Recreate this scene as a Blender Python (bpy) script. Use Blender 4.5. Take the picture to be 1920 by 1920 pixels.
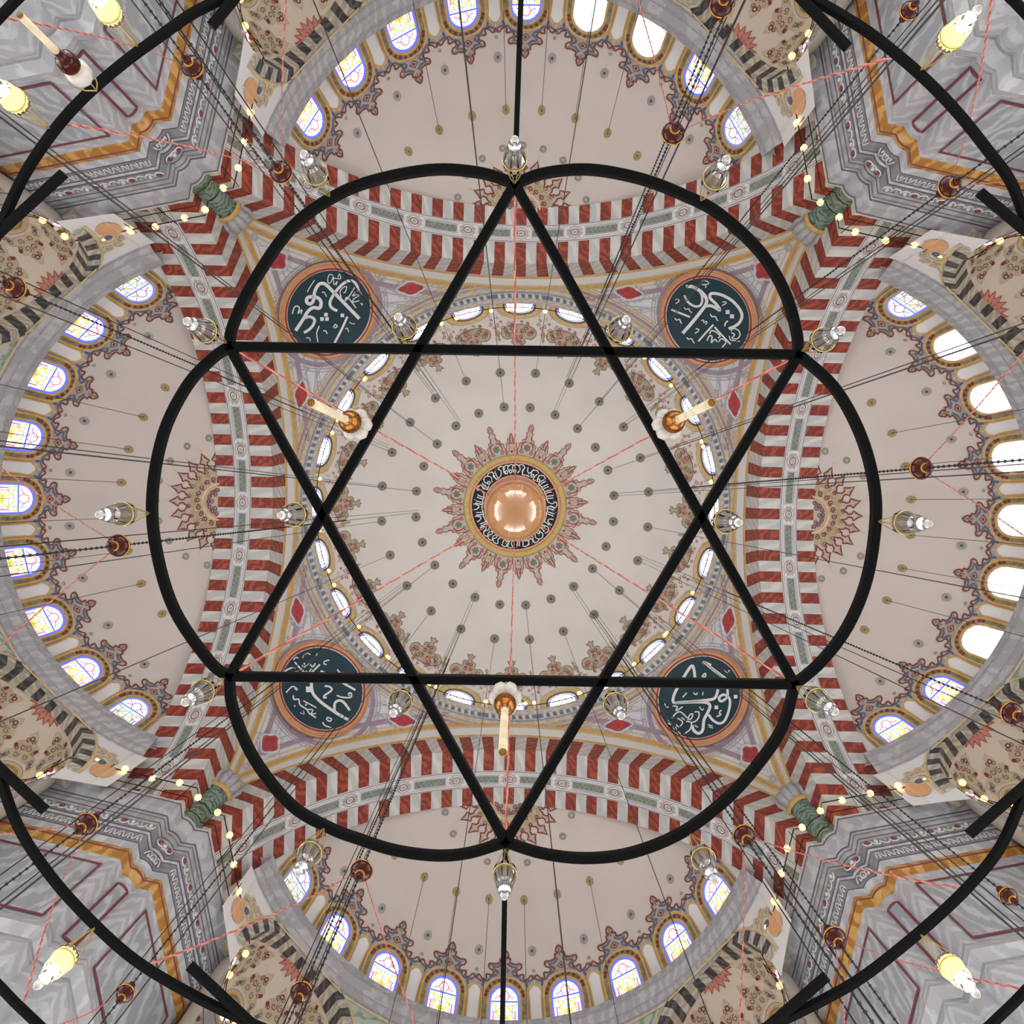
import bpy, math, random
from mathutils import Matrix, Vector, geometry
random.seed(7)
PI = math.pi; TAU = 2*PI
def rad(a): return a*PI/180
for o in list(bpy.data.objects): bpy.data.objects.remove(o)
C = bpy.context.scene.collection
SC = bpy.context.scene

# ---------------------------------------------------------------- camera, world, exposure
F = 1200.0                                   # focal length in pixels of the 1920 frame
cam = bpy.data.cameras.new('camera'); camo = bpy.data.objects.new('camera', cam); C.objects.link(camo)
cam.sensor_width = 36; cam.sensor_fit = 'HORIZONTAL'; cam.lens = 36*F/1920; cam.clip_start = .05; cam.clip_end = 500
ZEN = (965.0, 941.0)                         # where straight-up lands in the frame
fw = Vector(((960-ZEN[0])/F, (960-ZEN[1])/F, 1)).normalized()
rt = (Vector((1, 0, 0))-fw*fw.x).normalized()
up = (-fw).cross(rt)
camo.matrix_world = Matrix(((rt.x, up.x, -fw.x, 0), (rt.y, up.y, -fw.y, 0), (rt.z, up.z, -fw.z, 0), (0, 0, 0, 1)))
SC.camera = camo
def ray(px, py):
    return rt*((px-960)/F)-up*((py-960)/F)+fw
def at(px, py, z):
    d = ray(px, py); return d*(z/d.z)
w = bpy.data.worlds.new('world'); SC.world = w; w.use_nodes = True
bg = w.node_tree.nodes['Background']; bg.inputs[0].default_value = (.94, .97, 1, 1); bg.inputs[1].default_value = 4.9
SC.view_settings.view_transform = 'Standard'; SC.view_settings.look = 'None'
SC.view_settings.exposure = 0.0; SC.view_settings.gamma = 1.0; SC.view_settings.use_curve_mapping = False
FLOOR = -1.5
HRS = 'twelve one two three four five six seven eight nine ten eleven'.split()
def clock(x, y):
    h = (math.atan2(x, -y)/TAU*24+24) % 24; n = int(round(h)) % 24
    return HRS[n//2]+" o'clock" if n % 2 == 0 else 'half past '+HRS[n//2]
def clockfine(x, y):
    mnt = int(round((math.atan2(x, -y)/TAU*720+720) % 720/15)*15) % 720; n = mnt//60; r = mnt % 60
    return {0: "%s o'clock" % HRS[n], 15: 'quarter past '+HRS[n], 30: 'half past '+HRS[n], 45: 'quarter to '+HRS[(n+1) % 12]}[r]
cy = SC.cycles; cy.max_bounces = 5; cy.diffuse_bounces = 3; cy.glossy_bounces = 2; cy.transmission_bounces = 3; cy.transparent_max_bounces = 8; cy.caustics_reflective = False; cy.caustics_refractive = False; cy.sample_clamp_indirect = 6; cy.adaptive_threshold = .02

# ---------------------------------------------------------------- building frame
ROT = rad(1.25); BC = Vector((.02, .32, 0))
BM = Matrix.Translation(BC) @ Matrix.Rotation(ROT, 4, 'Z')
def QM(k): return BM @ Matrix.Rotation(k*PI/2, 4, 'Z')
SIDE = ['right', 'lower', 'left', 'upper']
CORN = ['lower right', 'lower left', 'upper left', 'upper right']

# ---------------------------------------------------------------- materials
MATS = {}
def nodes(name, rough=.6, metal=0.0, spec=.4):
    m = bpy.data.materials.new(name); m.use_nodes = True; nt = m.node_tree
    b = nt.nodes['Principled BSDF']; b.inputs['Roughness'].default_value = rough
    b.inputs['Metallic'].default_value = metal; b.inputs['Specular IOR Level'].default_value = spec
    MATS[name] = m; return m, nt, b
def paint(name, col, rough=.65, var=.12, scale=3.0, metal=0.0, spec=.3, bump=0):
    m, nt, b = nodes(name, rough, metal, spec)
    tc = nt.nodes.new('ShaderNodeTexCoord'); n = nt.nodes.new('ShaderNodeTexNoise')
    n.inputs['Scale'].default_value = scale; n.inputs['Detail'].default_value = 5
    nt.links.new(tc.outputs['Object'], n.inputs['Vector'])
    r = nt.nodes.new('ShaderNodeValToRGB')
    r.color_ramp.elements[0].position = .3; r.color_ramp.elements[1].position = .7
    r.color_ramp.elements[0].color = [c*(1-var) for c in col]+[1]
    r.color_ramp.elements[1].color = [min(1, c*(1+var)) for c in col]+[1]
    nt.links.new(n.outputs['Fac'], r.inputs['Fac']); nt.links.new(r.outputs['Color'], b.inputs['Base Color'])
    if bump:
        bp = nt.nodes.new('ShaderNodeBump'); bp.inputs['Strength'].default_value = bump
        nt.links.new(n.outputs['Fac'], bp.inputs['Height']); nt.links.new(bp.outputs['Normal'], b.inputs['Normal'])
    return m
def marble(name, base, vein, scale=1.2, dist=6.0, lo=.42, hi=.62, rough=.4, stretch=(1, 1, 1), spec=.4):
    m, nt, b = nodes(name, rough, 0, spec)
    tc = nt.nodes.new('ShaderNodeTexCoord'); oi = nt.nodes.new('ShaderNodeObjectInfo')
    mp = nt.nodes.new('ShaderNodeMapping'); mp.inputs['Scale'].default_value = stretch
    vm = nt.nodes.new('ShaderNodeVectorMath'); vm.operation = 'MULTIPLY_ADD'
    nt.links.new(oi.outputs['Random'], vm.inputs[0]); vm.inputs[1].default_value = (37, 23, 51)
    nt.links.new(tc.outputs['Object'], vm.inputs[2]); nt.links.new(vm.outputs[0], mp.inputs['Vector'])
    wv = nt.nodes.new('ShaderNodeTexWave'); wv.inputs['Scale'].default_value = scale; wv.bands_direction = 'DIAGONAL'
    wv.inputs['Distortion'].default_value = dist; wv.inputs['Detail'].default_value = 5; wv.inputs['Detail Scale'].default_value = 1.6
    nt.links.new(mp.outputs[0], wv.inputs['Vector'])
    ns = nt.nodes.new('ShaderNodeTexNoise'); ns.inputs['Scale'].default_value = scale*1.7; ns.inputs['Detail'].default_value = 6
    nt.links.new(mp.outputs[0], ns.inputs['Vector'])
    mx = nt.nodes.new('ShaderNodeMath'); mx.operation = 'MULTIPLY'
    nt.links.new(wv.outputs['Fac'], mx.inputs[0]); nt.links.new(ns.outputs['Fac'], mx.inputs[1])
    r = nt.nodes.new('ShaderNodeValToRGB'); r.color_ramp.elements[0].position = lo*.5; r.color_ramp.elements[1].position = hi*.75
    r.color_ramp.elements[0].color = list(vein)+[1]; r.color_ramp.elements[1].color = list(base)+[1]
    nt.links.new(mx.outputs[0], r.inputs['Fac']); nt.links.new(r.outputs['Color'], b.inputs['Base Color'])
    return m
def emit(name, col, strength):
    m = bpy.data.materials.new(name); m.use_nodes = True; nt = m.node_tree
    b = nt.nodes['Principled BSDF']; b.inputs['Base Color'].default_value = list(col)+[1]
    b.inputs['Emission Color'].default_value = list(col)+[1]; b.inputs['Emission Strength'].default_value = strength
    b.inputs['Roughness'].default_value = .3
    MATS[name] = m; return m
def glass(name, col=(1, 1, 1), rough=.02, mixw=.33):
    m = bpy.data.materials.new(name); m.use_nodes = True; nt = m.node_tree
    for n in list(nt.nodes): nt.nodes.remove(n)
    out = nt.nodes.new('ShaderNodeOutputMaterial')
    g = nt.nodes.new('ShaderNodeBsdfGlossy'); g.inputs['Roughness'].default_value = .08; g.inputs['Color'].default_value = (.62, .62, .62, 1)
    t = nt.nodes.new('ShaderNodeBsdfTransparent'); t.inputs['Color'].default_value = list(col)+[1]
    lw = nt.nodes.new('ShaderNodeLayerWeight'); lw.inputs['Blend'].default_value = mixw
    d = nt.nodes.new('ShaderNodeBsdfTranslucent'); d.inputs['Color'].default_value = (1, 1, 1, 1)
    m1 = nt.nodes.new('ShaderNodeMixShader'); m1.inputs[0].default_value = .07
    nt.links.new(t.outputs[0], m1.inputs[1]); nt.links.new(d.outputs[0], m1.inputs[2])
    m2 = nt.nodes.new('ShaderNodeMixShader'); nt.links.new(lw.outputs['Fresnel'], m2.inputs[0])
    nt.links.new(m1.outputs[0], m2.inputs[1]); nt.links.new(g.outputs[0], m2.inputs[2])
    nt.links.new(m2.outputs[0], out.inputs[0]); MATS[name] = m; return m
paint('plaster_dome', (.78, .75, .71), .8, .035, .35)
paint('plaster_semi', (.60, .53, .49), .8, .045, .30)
paint('plaster_warm', (.66, .585, .50), .8, .05, .4)
paint('plaster_white', (.78, .76, .76), .7, .03, .5)
paint('pend_white', (.70, .69, .72), .75, .05, .6)
paint('spandrel_white', (.80, .79, .79), .7, .03, .6)
marble('red_marble', (.37, .070, .035), (.20, .030, .020), 1.2, 9, rough=.5)
marble('white_marble', (.63, .62, .59), (.50, .50, .49), 1.0, 5, stretch=(.35, 1, 1))
marble('black_marble', (.11, .11, .115), (.045, .045, .05), 1.5, 7)
marble('ivory_marble', (.60, .56, .47), (.40, .37, .31), 1.6, 6)
marble('grey_marble', (.43, .42, .43), (.33, .32, .335), 1.1, 7, rough=.4)
marble('panel_marble', (.52, .53, .55), (.34, .35, .38), 1.5, 9, rough=.4, stretch=(1, 1, .35))
marble('pale_marble', (.58, .58, .60), (.44, .44, .47), 1.2, 6, rough=.4)
marble('green_marble', (.07, .12, .085), (.22, .30, .25), 2.2, 9, rough=.45)
marble('wall_green', (.26, .34, .27), (.50, .55, .47), 1.0, 8)
paint('inlay_green', (.21, .24, .20), .6, .3, 9)
paint('line_dark', (.10, .095, .12), .6, .2, 6)
paint('line_grey', (.30, .29, .32), .6, .2, 6)
paint('ornament_grey', (.44, .43, .45), .6, .15, 6)
paint('ornament_dark', (.20, .19, .21), .6, .2, 6)
paint('scallop', (.66, .65, .65), .6, .1, 6)
paint('band_ground', (.27, .26, .28), .6, .2, 6)
paint('cabochon_red', (.26, .035, .04), .35, .25, 8, spec=.5)
paint('cabochon_green', (.30, .36, .31), .35, .2, 8, spec=.5)
marble('ochre_stone', (.60, .33, .10), (.38, .17, .03), 1.6, 5, rough=.35)
paint('maroon_line', (.20, .05, .065), .5, .15, 5)
paint('gold_paint', (.62, .38, .12), .5, .15, 4, spec=.5)
paint('gold_pale', (.72, .52, .24), .5, .15, 4, spec=.5)
paint('pend_purple', (.36, .27, .33), .65, .15, 3)
paint('pend_grey', (.40, .39, .43), .65, .15, 5)
paint('medal_red', (.42, .055, .06), .5, .3, 5)
paint('teal_ground', (.010, .045, .062), .3, .12, .8, spec=.5)
paint('roundel_red', (.42, .06, .04), .5, .1, 4)
paint('roundel_orange', (.72, .40, .20), .5, .1, 4)
paint('letter_white', (.82, .82, .83), .6, .03, 4)
paint('band_black', (.008, .008, .014), .45, .1, 4)
paint('rose_band', (.55, .25, .20), .6, .1, 4)
paint('rose_yellow', (.66, .47, .15), .6, .1, 4)
paint('rose_green', (.16, .30, .20), .6, .1, 4)
paint('star_red', (.36, .10, .08), .6, .15, 5)
paint('star_base', (.50, .40, .32), .7, .1, 5)
paint('ray_base', (.62, .53, .46), .7, .1, 5)
paint('star_deep_red', (.20, .035, .03), .6, .15, 5)
paint('olive', (.44, .36, .18), .6, .15, 5)
paint('olive_dark', (.17, .13, .075), .6, .2, 5)
paint('ornament_blue', (.10, .125, .21), .6, .2, 5)
paint('ornament_beige', (.42, .35, .30), .7, .12, 5)
paint('ornament_pale', (.66, .60, .52), .7, .1, 5)
paint('flower_beige', (.53, .45, .34), .7, .14, 5)
paint('rosette_grey', (.36, .33, .29), .7, .15, 8)
paint('rosette_gold', (.46, .34, .17), .7, .15, 8)
paint('frame_olive', (.27, .24, .15), .6, .35, 4)
paint('iron_black', (.0025, .003, .0035), .5, .2, 12, spec=.10)
paint('iron_lamp', (.02, .018, .014), .5, .2, 12, metal=.3)
paint('wire_dark', (.045, .042, .04), .6, .2, 30)
paint('chain_dark', (.012, .014, .016), .5, .2, 30)
paint('cable_pink', (.62, .23, .17), .55, .35, 14)
paint('cable_red', (.42, .09, .07), .55, .45, 14)
paint('brass_wire', (.58, .44, .12), .3, .15, 20, metal=.6, spec=.6)
paint('lamp_gold', (.30, .10, .008), .22, .6, 22, metal=.6, spec=.5)
paint('bauble_maroon', (.055, .004, .002), .14, .35, 9, spec=.3)
paint('bauble_gold', (.55, .26, .04), .25, .2, 9, metal=.5)
paint('candle_white', (.74, .62, .42), .4, .2, 12)
paint('lamp_white', (.62, .56, .50), .25, .05, 6, spec=.6)
paint('carpet', (.68, .65, .61), .95, .15, 2)  # unseen floor; kept pale and neutral to bounce light up into the vaults
glass('clear_glass')
emit('glass_white', (1, .99, .97), 1.25); emit('glass_blue', (.10, .14, .90), 1.0)
emit('glass_yellow', (.80, .66, .10), 1.0); emit('glass_red', (.65, .06, .12), .9); emit('glass_lead', (.28, .28, .33), .6)
emit('dome_white', (1, .98, .95), 4.2); emit('sun_white', (1, 1, 1), 3.5); emit('sun_blue', (.55, .60, 1), 2.6); emit('sun_yellow', (1, .92, .6), 3); emit('sun_red', (.95, .55, .6), 2.0); emit('sun_lead', (.8, .8, .85), 1.5)  # daylight put into pane emission: sun copies brighter, dome_white raised to light the dome
emit('pale_white', (.72, .86, 1), 1.0); emit('pale_blue', (.2, .24, .7), .6); emit('pale_yellow', (.6, .55, .25), .7); emit('pale_red', (.45, .12, .18), .5); emit('pale_lead', (.2, .22, .3), .35)
emit('bulb', (1, .62, .17), 3.6); emit('bulb_core', (1, .80, .45), 9); emit('lit_lamp', (1, .66, .20), 1.5)
for _n, _m in MATS.items():
    if _n.split('_')[0] in ('glass', 'sun', 'pale') and _n.split('_')[1] in ('blue', 'yellow', 'red', 'lead'): _m.cycles.emission_sampling = 'NONE'
for _m in MATS.values(): _m.cycles.emission_sampling = 'NONE'

# ---------------------------------------------------------------- mesh builder
class MB:
    def __init__(s): s.v = []; s.f = []; s.m = []
    def add(s, vs, fs, mi=0):
        b = len(s.v); s.v += [tuple(p) for p in vs]; s.f += [tuple(i+b for i in f) for f in fs]; s.m += [mi]*len(fs); return s
    def quadgrid(s, rows, mi=0, closed=False):
        n = len(rows[0]); vs = [p for r in rows for p in r]; fs = []
        for i in range(len(rows)-1):
            for j in range(n if closed else n-1):
                k = (j+1) % n; fs.append((i*n+j, i*n+k, (i+1)*n+k, (i+1)*n+j))
        return s.add(vs, fs, mi)
    def tube(s, path, r, n=6, mi=0, closed=False, caps=True):
        P = [Vector(p) for p in path]; rows = []; L = len(P); prev = None
        for i, p in enumerate(P):
            a = P[(i-1) % L] if closed or i else p; b = P[(i+1) % L] if closed or i < L-1 else p
            t = (b-a).normalized() if (b-a).length > 1e-9 else Vector((0, 0, 1))
            if prev is None:
                q = Vector((0, 0, 1)) if abs(t.z) < .9 else Vector((1, 0, 0)); nx = t.cross(q).normalized()
            else: nx = (prev-t*prev.dot(t)).normalized()
            prev = nx; ny = t.cross(nx); rr = r[i] if isinstance(r, (list, tuple)) else r
            rows.append([p+nx*(math.cos(TAU*j/n)*rr)+ny*(math.sin(TAU*j/n)*rr) for j in range(n)])
        if closed: rows.append(rows[0])
        b0 = len(s.v); s.quadgrid(rows, mi, True)
        if caps and not closed:
            s.f.append(tuple(b0+j for j in reversed(range(n)))); s.m.append(mi)
            e = b0+(L-1)*n; s.f.append(tuple(e+j for j in range(n))); s.m.append(mi)
        return s
    def bar(s, path, wd, ht, mi=0):              # level bar of rectangular section
        P = [Vector(p) for p in path]; rows = []; L = len(P)
        for i, p in enumerate(P):
            a = P[max(i-1, 0)]; b = P[min(i+1, L-1)]; t = (b-a); t.z = 0; t.normalize()
            nx = Vector((-t.y, t.x, 0)); k = 1
            rows.append([p+nx*(wd/2*x)+Vector((0, 0, ht/2*z)) for x, z in ((-1, -.8), (-.8, -1), (.8, -1), (1, -.8), (1, .8), (.8, 1), (-.8, 1), (-1, .8))])
        b0 = len(s.v); s.quadgrid(rows, mi, True); n = 8
        s.f.append(tuple(b0+j for j in range(n))); s.m.append(mi)
        s.f.append(tuple(b0+(L-1)*n+j for j in reversed(range(n)))); s.m.append(mi)
        return s
    def lathe(s, prof, n=16, o=(0, 0, 0), mi=0, a0=0, a1=TAU):
        full = abs(a1-a0-TAU) < 1e-6; k = n if full else n+1; o = Vector(o)
        rows = [[o+Vector((r*math.cos(a0+(a1-a0)*j/n), r*math.sin(a0+(a1-a0)*j/n), z)) for j in range(k)] for r, z in prof]
        return s.quadgrid(rows, mi, full)
    def box(s, c, sz, mi=0):
        x, y, z = c; a, b, d = sz[0]/2, sz[1]/2, sz[2]/2
        return s.add([(x-a, y-b, z-d), (x+a, y-b, z-d), (x+a, y+b, z-d), (x-a, y+b, z-d), (x-a, y-b, z+d), (x+a, y-b, z+d), (x+a, y+b, z+d), (x-a, y+b, z+d)],
                     [(0, 3, 2, 1), (4, 5, 6, 7), (0, 1, 5, 4), (1, 2, 6, 5), (2, 3, 7, 6), (3, 0, 4, 7)], mi)
    def hexa(s, p, mi=0):                        # 8 points: lower four, upper four
        return s.add(p, [(0, 3, 2, 1), (4, 5, 6, 7), (0, 1, 5, 4), (1, 2, 6, 5), (2, 3, 7, 6), (3, 0, 4, 7)], mi)
    def ball(s, c, r, n=8, m=5, mi=0, sq=1.0):
        prof = [(max(1e-4, r*math.sin(PI*i/m)), -r*sq*math.cos(PI*i/m)) for i in range(m+1)]
        return s.lathe(prof, n, c, mi)
    # painted work: shapes drawn in two surface coordinates, laid on the surface by fn(a, b, lift)
    def stroke(s, fn, pts, wd, mi=0, lift=.02, closed=False, taper=False, sm=0):
        P = catmull(pts, sm, closed) if sm else list(pts)
        if closed and P[0] != P[-1]: P = P+[P[0]]
        L = len(P); rows = []
        for i, (x, y) in enumerate(P):
            if closed: a = P[i-1] if i else P[-2]; b = P[i+1] if i < L-1 else P[1]
            else: a = P[max(i-1, 0)]; b = P[min(i+1, L-1)]
            dx, dy = b[0]-a[0], b[1]-a[1]; l = math.hypot(dx, dy) or 1
            h = wd/2*(1 if not taper else (1-.75*i/(L-1) if taper == 1 else .25+.75*math.sin(PI*min(1, .1+.9*i/(L-1)))))
            rows.append([fn(x-dy/l*h, y+dx/l*h, lift), fn(x+dy/l*h, y-dx/l*h, lift)])
        return s.quadgrid(rows, mi)
    def fill(s, fn, pts, mi=0, lift=.015, sm=0, sub=2):
        P = catmull(pts, sm, True) if sm else list(pts)
        t = [tuple(q) for q in geometry.tessellate_polygon([[Vector((x, y, 0)) for x, y in P]])]
        P = list(P)
        for _ in range(sub):                       # finer triangles, so that the sheet follows the curved wall
            mid = {}; nt_ = []
            def half(a, b):
                k = (min(a, b), max(a, b))
                if k not in mid: mid[k] = len(P); P.append(((P[a][0]+P[b][0])/2, (P[a][1]+P[b][1])/2))
                return mid[k]
            for a, b, c in t:
                x, y, z = half(a, b), half(b, c), half(c, a); nt_ += [(a, x, z), (x, b, y), (z, y, c), (x, y, z)]
            t = nt_
        return s.add([fn(x, y, lift) for x, y in P], t, mi)
    def disc(s, fn, cx, cy, r, n=12, mi=0, lift=.02, r2=None):
        r2 = r2 or r
        return s.fan(fn, (cx, cy), [(cx+r*math.cos(TAU*i/n), cy+r2*math.sin(TAU*i/n)) for i in range(n)], mi, lift)
    def fan(s, fn, c, pts, mi=0, lift=.02):
        n = len(pts); return s.add([fn(c[0], c[1], lift)]+[fn(x, y, lift) for x, y in pts], [(0, 1+i, 1+(i+1) % n) for i in range(n)], mi)
    def ring(s, fn, cx, cy, r0, r1, n=24, mi=0, lift=.02, k=1.0, a0=0, a1=TAU):
        rows = [[fn(cx+r*math.cos(a0+(a1-a0)*i/n), cy+k*r*math.sin(a0+(a1-a0)*i/n), lift) for i in range(n+1)] for r in (r0, r1)]
        return s.quadgrid(rows, mi)
    def mesh(s, name, mats, smooth=False):
        me = bpy.data.meshes.new(name); me.from_pydata(s.v, [], s.f)
        for m in ([mats] if isinstance(mats, str) else mats): me.materials.append(MATS[m])
        me.polygons.foreach_set('material_index', s.m)
        if smooth: me.polygons.foreach_set('use_smooth', [True]*len(s.f))
        me.update(); return me
    def obj(s, name, mats, parent=None, mw=None, smooth=False, **tg):
        return inst(name, s.mesh(name, mats, smooth), parent, mw, **tg)
def inst(name, me, parent=None, mw=None, **tg):
    o = bpy.data.objects.new(name, me); C.objects.link(o)
    if parent is not None: o.parent = parent
    if mw is not None: o.matrix_local = mw
    return tag(o, **tg)
def tag(o, label=None, cat=None, group=None, kind=None):
    if label: o['label'] = label
    if cat: o['category'] = cat
    if group: o['group'] = group
    if kind: o['kind'] = kind
    return o
def catmull(P, n, closed=False):
    L = len(P); out = []
    for i in range(L if closed else L-1):
        g = (lambda j: P[j % L]) if closed else (lambda j: P[min(max(j, 0), L-1)])
        a, b, c, d = g(i-1), g(i), g(i+1), g(i+2)
        for k in range(n):
            t = k/n
            out.append(tuple(.5*(2*b[q]+(c[q]-a[q])*t+(2*a[q]-5*b[q]+4*c[q]-d[q])*t*t+(3*b[q]-a[q]-3*c[q]+d[q])*t**3) for q in range(len(b))))
    if not closed: out.append(P[-1])
    return out
def spiral(cx, cy, r, a0, turns=1.3, n=12, sgn=1):
    return [(cx+r*(1-.8*i/n)*math.cos(a0+sgn*TAU*turns*i/n), cy+r*(1-.8*i/n)*math.sin(a0+sgn*TAU*turns*i/n)) for i in range(n+1)]
def Rz(a): return Matrix.Rotation(a, 4, 'Z')
def T(x, y, z): return Matrix.Translation((x, y, z))

# ================================================================= THE SETTING
fl = MB(); fl.add([(-45, -45, FLOOR), (45, -45, FLOOR), (45, 45, FLOOR), (-45, 45, FLOOR)], [(0, 1, 2, 3)])
fl.obj('floor', 'carpet', kind='structure', label='carpeted floor of the prayer hall', cat='floor')

# ---- main dome
RD, ZD = 12.0, 36.0
TAB = [(F*RD*math.cos(rad(i/4))/(ZD+RD*math.sin(rad(i/4))), rad(i/4)) for i in range(361)]
def th_of(r):
    r = max(0.0, min(r, TAB[0][0])); lo, hi = 0, 360
    while hi-lo > 1:
        mid = (lo+hi)//2
        if TAB[mid][0] >= r: lo = mid
        else: hi = mid
    a, b = TAB[lo], TAB[hi]; return a[1]+(b[1]-a[1])*((a[0]-r)/((a[0]-b[0]) or 1))
def dome(a, r, off=0):                           # azimuth, radius seen from the middle of the floor
    th = th_of(r); R = RD-off
    return Vector((R*math.cos(th)*math.cos(a), R*math.cos(th)*math.sin(a), ZD+R*math.sin(th)))
def domexy(x, y, off=0): return dome(math.atan2(y, x), math.hypot(x, y), off)
def domepolar(A):                                # local sheet around azimuth A: x across (px), y = radius (px)
    return lambda x, y, off=0: dome(A+x/max(y, 1), y, off)
m = MB(); rows = []
for i in range(41):
    th = rad(90*i/40); rows.append([(RD*math.cos(th)*math.cos(TAU*j/96), RD*math.cos(th)*math.sin(TAU*j/96), ZD+RD*math.sin(th)) for j in range(96)])
m.quadgrid(rows, 0, True)
domeo = m.obj('ceiling_dome', 'plaster_dome', None, BM, True, kind='structure', label='great central dome of cream plaster with painted rosettes', cat='dome')
# cornice ring of the dome
m = MB()
prof = [(12.02, 34.95, 0), (11.98, 35.12, 1), (11.9, 35.16, 0), (11.86, 35.28, 2), (11.8, 35.3, 0), (11.76, 35.36, 3), (11.62, 35.52, 2), (11.58, 35.55, 0), (11.48, 35.6, 1), (11.44, 35.66, 0), (11.40, 35.92, 0), (12.05, 36.0, 0)]
for (r0, z0, mi), (r1, z1, _) in zip(prof, prof[1:]): m.lathe([(r0, z0), (r1, z1)], 120, mi=mi)
m.obj('dome_cornice', ['pale_marble', 'gold_pale', 'line_grey', 'ornament_dark'], domeo)
mm = MB(); mm.hexa([(11.80, -.10, 35.33), (11.80, .06, 35.33), (11.78, .10, 35.36), (11.78, -.06, 35.36), (11.56, -.06, 35.46), (11.56, .10, 35.46), (11.60, .14, 35.56), (11.60, -.02, 35.56)])
cons = mm.mesh('console', 'scallop')
for k in range(24):
    for j in range(7):
        inst('console', cons, domeo, Rz(rad(k*15+(j-3)*1.85)))
# centre of the dome: lettering ring with yellow and green bands and a ring of painted rays
m = MB()
for r0, r1, mi, lf in ((0, 60, 6, .02), (56, 58.5, 1, .035), (58, 81, 0, .03), (81, 84, 1, .03), (84, 87, 2, .03), (87, 95, 3, .03), (95, 96.2, 4, .03), (96.2, 98, 5, .03)):
    rr = [r0+(r1-r0)*i/3 for i in range(4)]
    m.quadgrid([[dome(TAU*j/96, max(r, .5), lf) for j in range(97)] for r in rr], mi)
m.obj('medallion_ring', ['band_black', 'roundel_orange', 'rose_band', 'rose_yellow', 'rose_green', 'star_base', 'rose_band'], domeo)
m = MB(); rnd = random.Random(3)
def arc(a, r): return dome(a, r)
def lring(x, y, off=0): return dome(x/70.0, y, off)     # x runs along the ring in px at r = 70
x = 0.0
while x < 70*TAU-4:
    g = rnd.random()
    if g < .38:                                   # upright letters
        n = rnd.choice((1, 2, 2))
        for q in range(n):
            m.stroke(lring, [(x+q*4.2, 60), (x+q*4.2+rnd.uniform(-.6, .6), 67), (x+q*4.2+1.4, 74+rnd.uniform(-1, 2))], 1.9, 0, .05, sm=2)
        m.stroke(lring, [(x-1, 62), (x+3, 60.5), (x+n*4.2+2, 62.5)], 1.7, 0, .05, sm=3); x += n*4.2+2.5
    elif g < .62:                                 # loop with a tail
        m.stroke(lring, [(x, 64), (x+3, 69), (x+6, 65.5), (x+3, 63), (x, 67), (x-1, 74), (x+5, 78.5), (x+11, 76)], 1.8, 0, .05, sm=3); x += 8.5
    elif g < .82:                                 # bowl
        m.stroke(lring, [(x, 77), (x+1.5, 70), (x+6, 67.5), (x+9, 72), (x+10, 78)], 1.9, 0, .05, sm=3)
        m.stroke(lring, [(x+1, 63), (x+3, 60.5), (x+5, 63.5), (x+7, 60.5), (x+9, 63.5)], 1.5, 0, .05, sm=2); x += 10.5
    else:                                         # long sweep
        m.stroke(lring, [(x, 62), (x+5, 70), (x+2, 77), (x+8, 79), (x+13, 74), (x+9, 68), (x+12, 62)], 1.7, 0, .05, sm=3); x += 11
    for _ in range(2): m.disc(lring, x+rnd.uniform(-8, 2), rnd.uniform(60.5, 79.5), .75, 5, 0, .05)
m.obj('ring_lettering', 'letter_white', domeo)
def ray_mesh(big):
    m = MB(); fn = domepolar(0); k = 1.0 if big else .62
    L = 157 if big else 138
    h = [(17*k, 97), (18*k, 106), (15*k, 112), (16.5*k, 118), (11*k, 121), (11*k, 126), (6*k, 128), (5*k, L-22), (6.5*k, L-18), (3*k, L-15), (5*k, L-8), (0, L)]
    out = h+[(-x, y) for x, y in reversed(h[:-1])]
    m.fill(fn, out, 0, .02); m.stroke(fn, out, 1.5, 1, .035, sm=2)
    if big:
        st = [(x*1.0, y) for x, y in [(0, 119), (2.2, 115.5), (6, 115.5), (4.5, 112), (6, 108), (2.2, 108), (0, 104), (-2.2, 108), (-6, 108), (-4.5, 112), (-6, 115.5), (-2.2, 115.5)]]
        m.fill(fn, st, 4, .03); m.stroke(fn, st, 1.5, 2, .04, closed=True)
        for sx in (-1, 1):
            m.stroke(fn, [(sx*2, 122.5), (sx*8, 120), (sx*11, 113), (sx*9, 106.5)], 2.0, 3, .04, sm=3)
            m.stroke(fn, [(sx*x+0, y) for x, y in spiral(9, 102.5, 4, 0, 1.2)], 1.5, 3, .04)
            m.stroke(fn, [(sx*3.5, L-24), (sx*6.5, 124), (sx*14, 116)], .9, 5, .04, sm=3)
        m.stroke(fn, [(0, L-4), (3, L-9), (0, L-14), (-3, L-9)], 1.2, 3, .04, closed=True)
    else:
        m.fan(fn, (0, 103), [(0, 99), (2.6, 103), (2.2, 105.4), (0, 104.4), (-2.2, 105.4), (-2.6, 103)], 3, .03)
        m.disc(fn, 0, 110, 2.4, 7, 6, .03); m.disc(fn, 0, 119, 1.6, 6, 7, .03)
        for sx in (-1, 1):
            m.stroke(fn, [(sx*2, 124), (sx*6, 116), (sx*4, 108), (sx*7, 101)], 1.0, 5, .04, sm=3)
        m.stroke(fn, [(0, L-4), (2.6, L-8), (0, L-12), (-2.6, L-8)], 1.1, 3, .04, closed=True)
    return m.mesh('painted_ray', ['ray_base', 'star_red', 'rose_green', 'medal_red', 'inlay_green', 'olive_dark', 'rose_yellow', 'line_dark'])
rb, rs = ray_mesh(True), ray_mesh(False)
for k in range(12):
    inst('painted_ray', rb, domeo, Rz(rad(-79.5+30*k))); inst('painted_ray', rs, domeo, Rz(rad(-64.5+30*k)))
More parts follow.
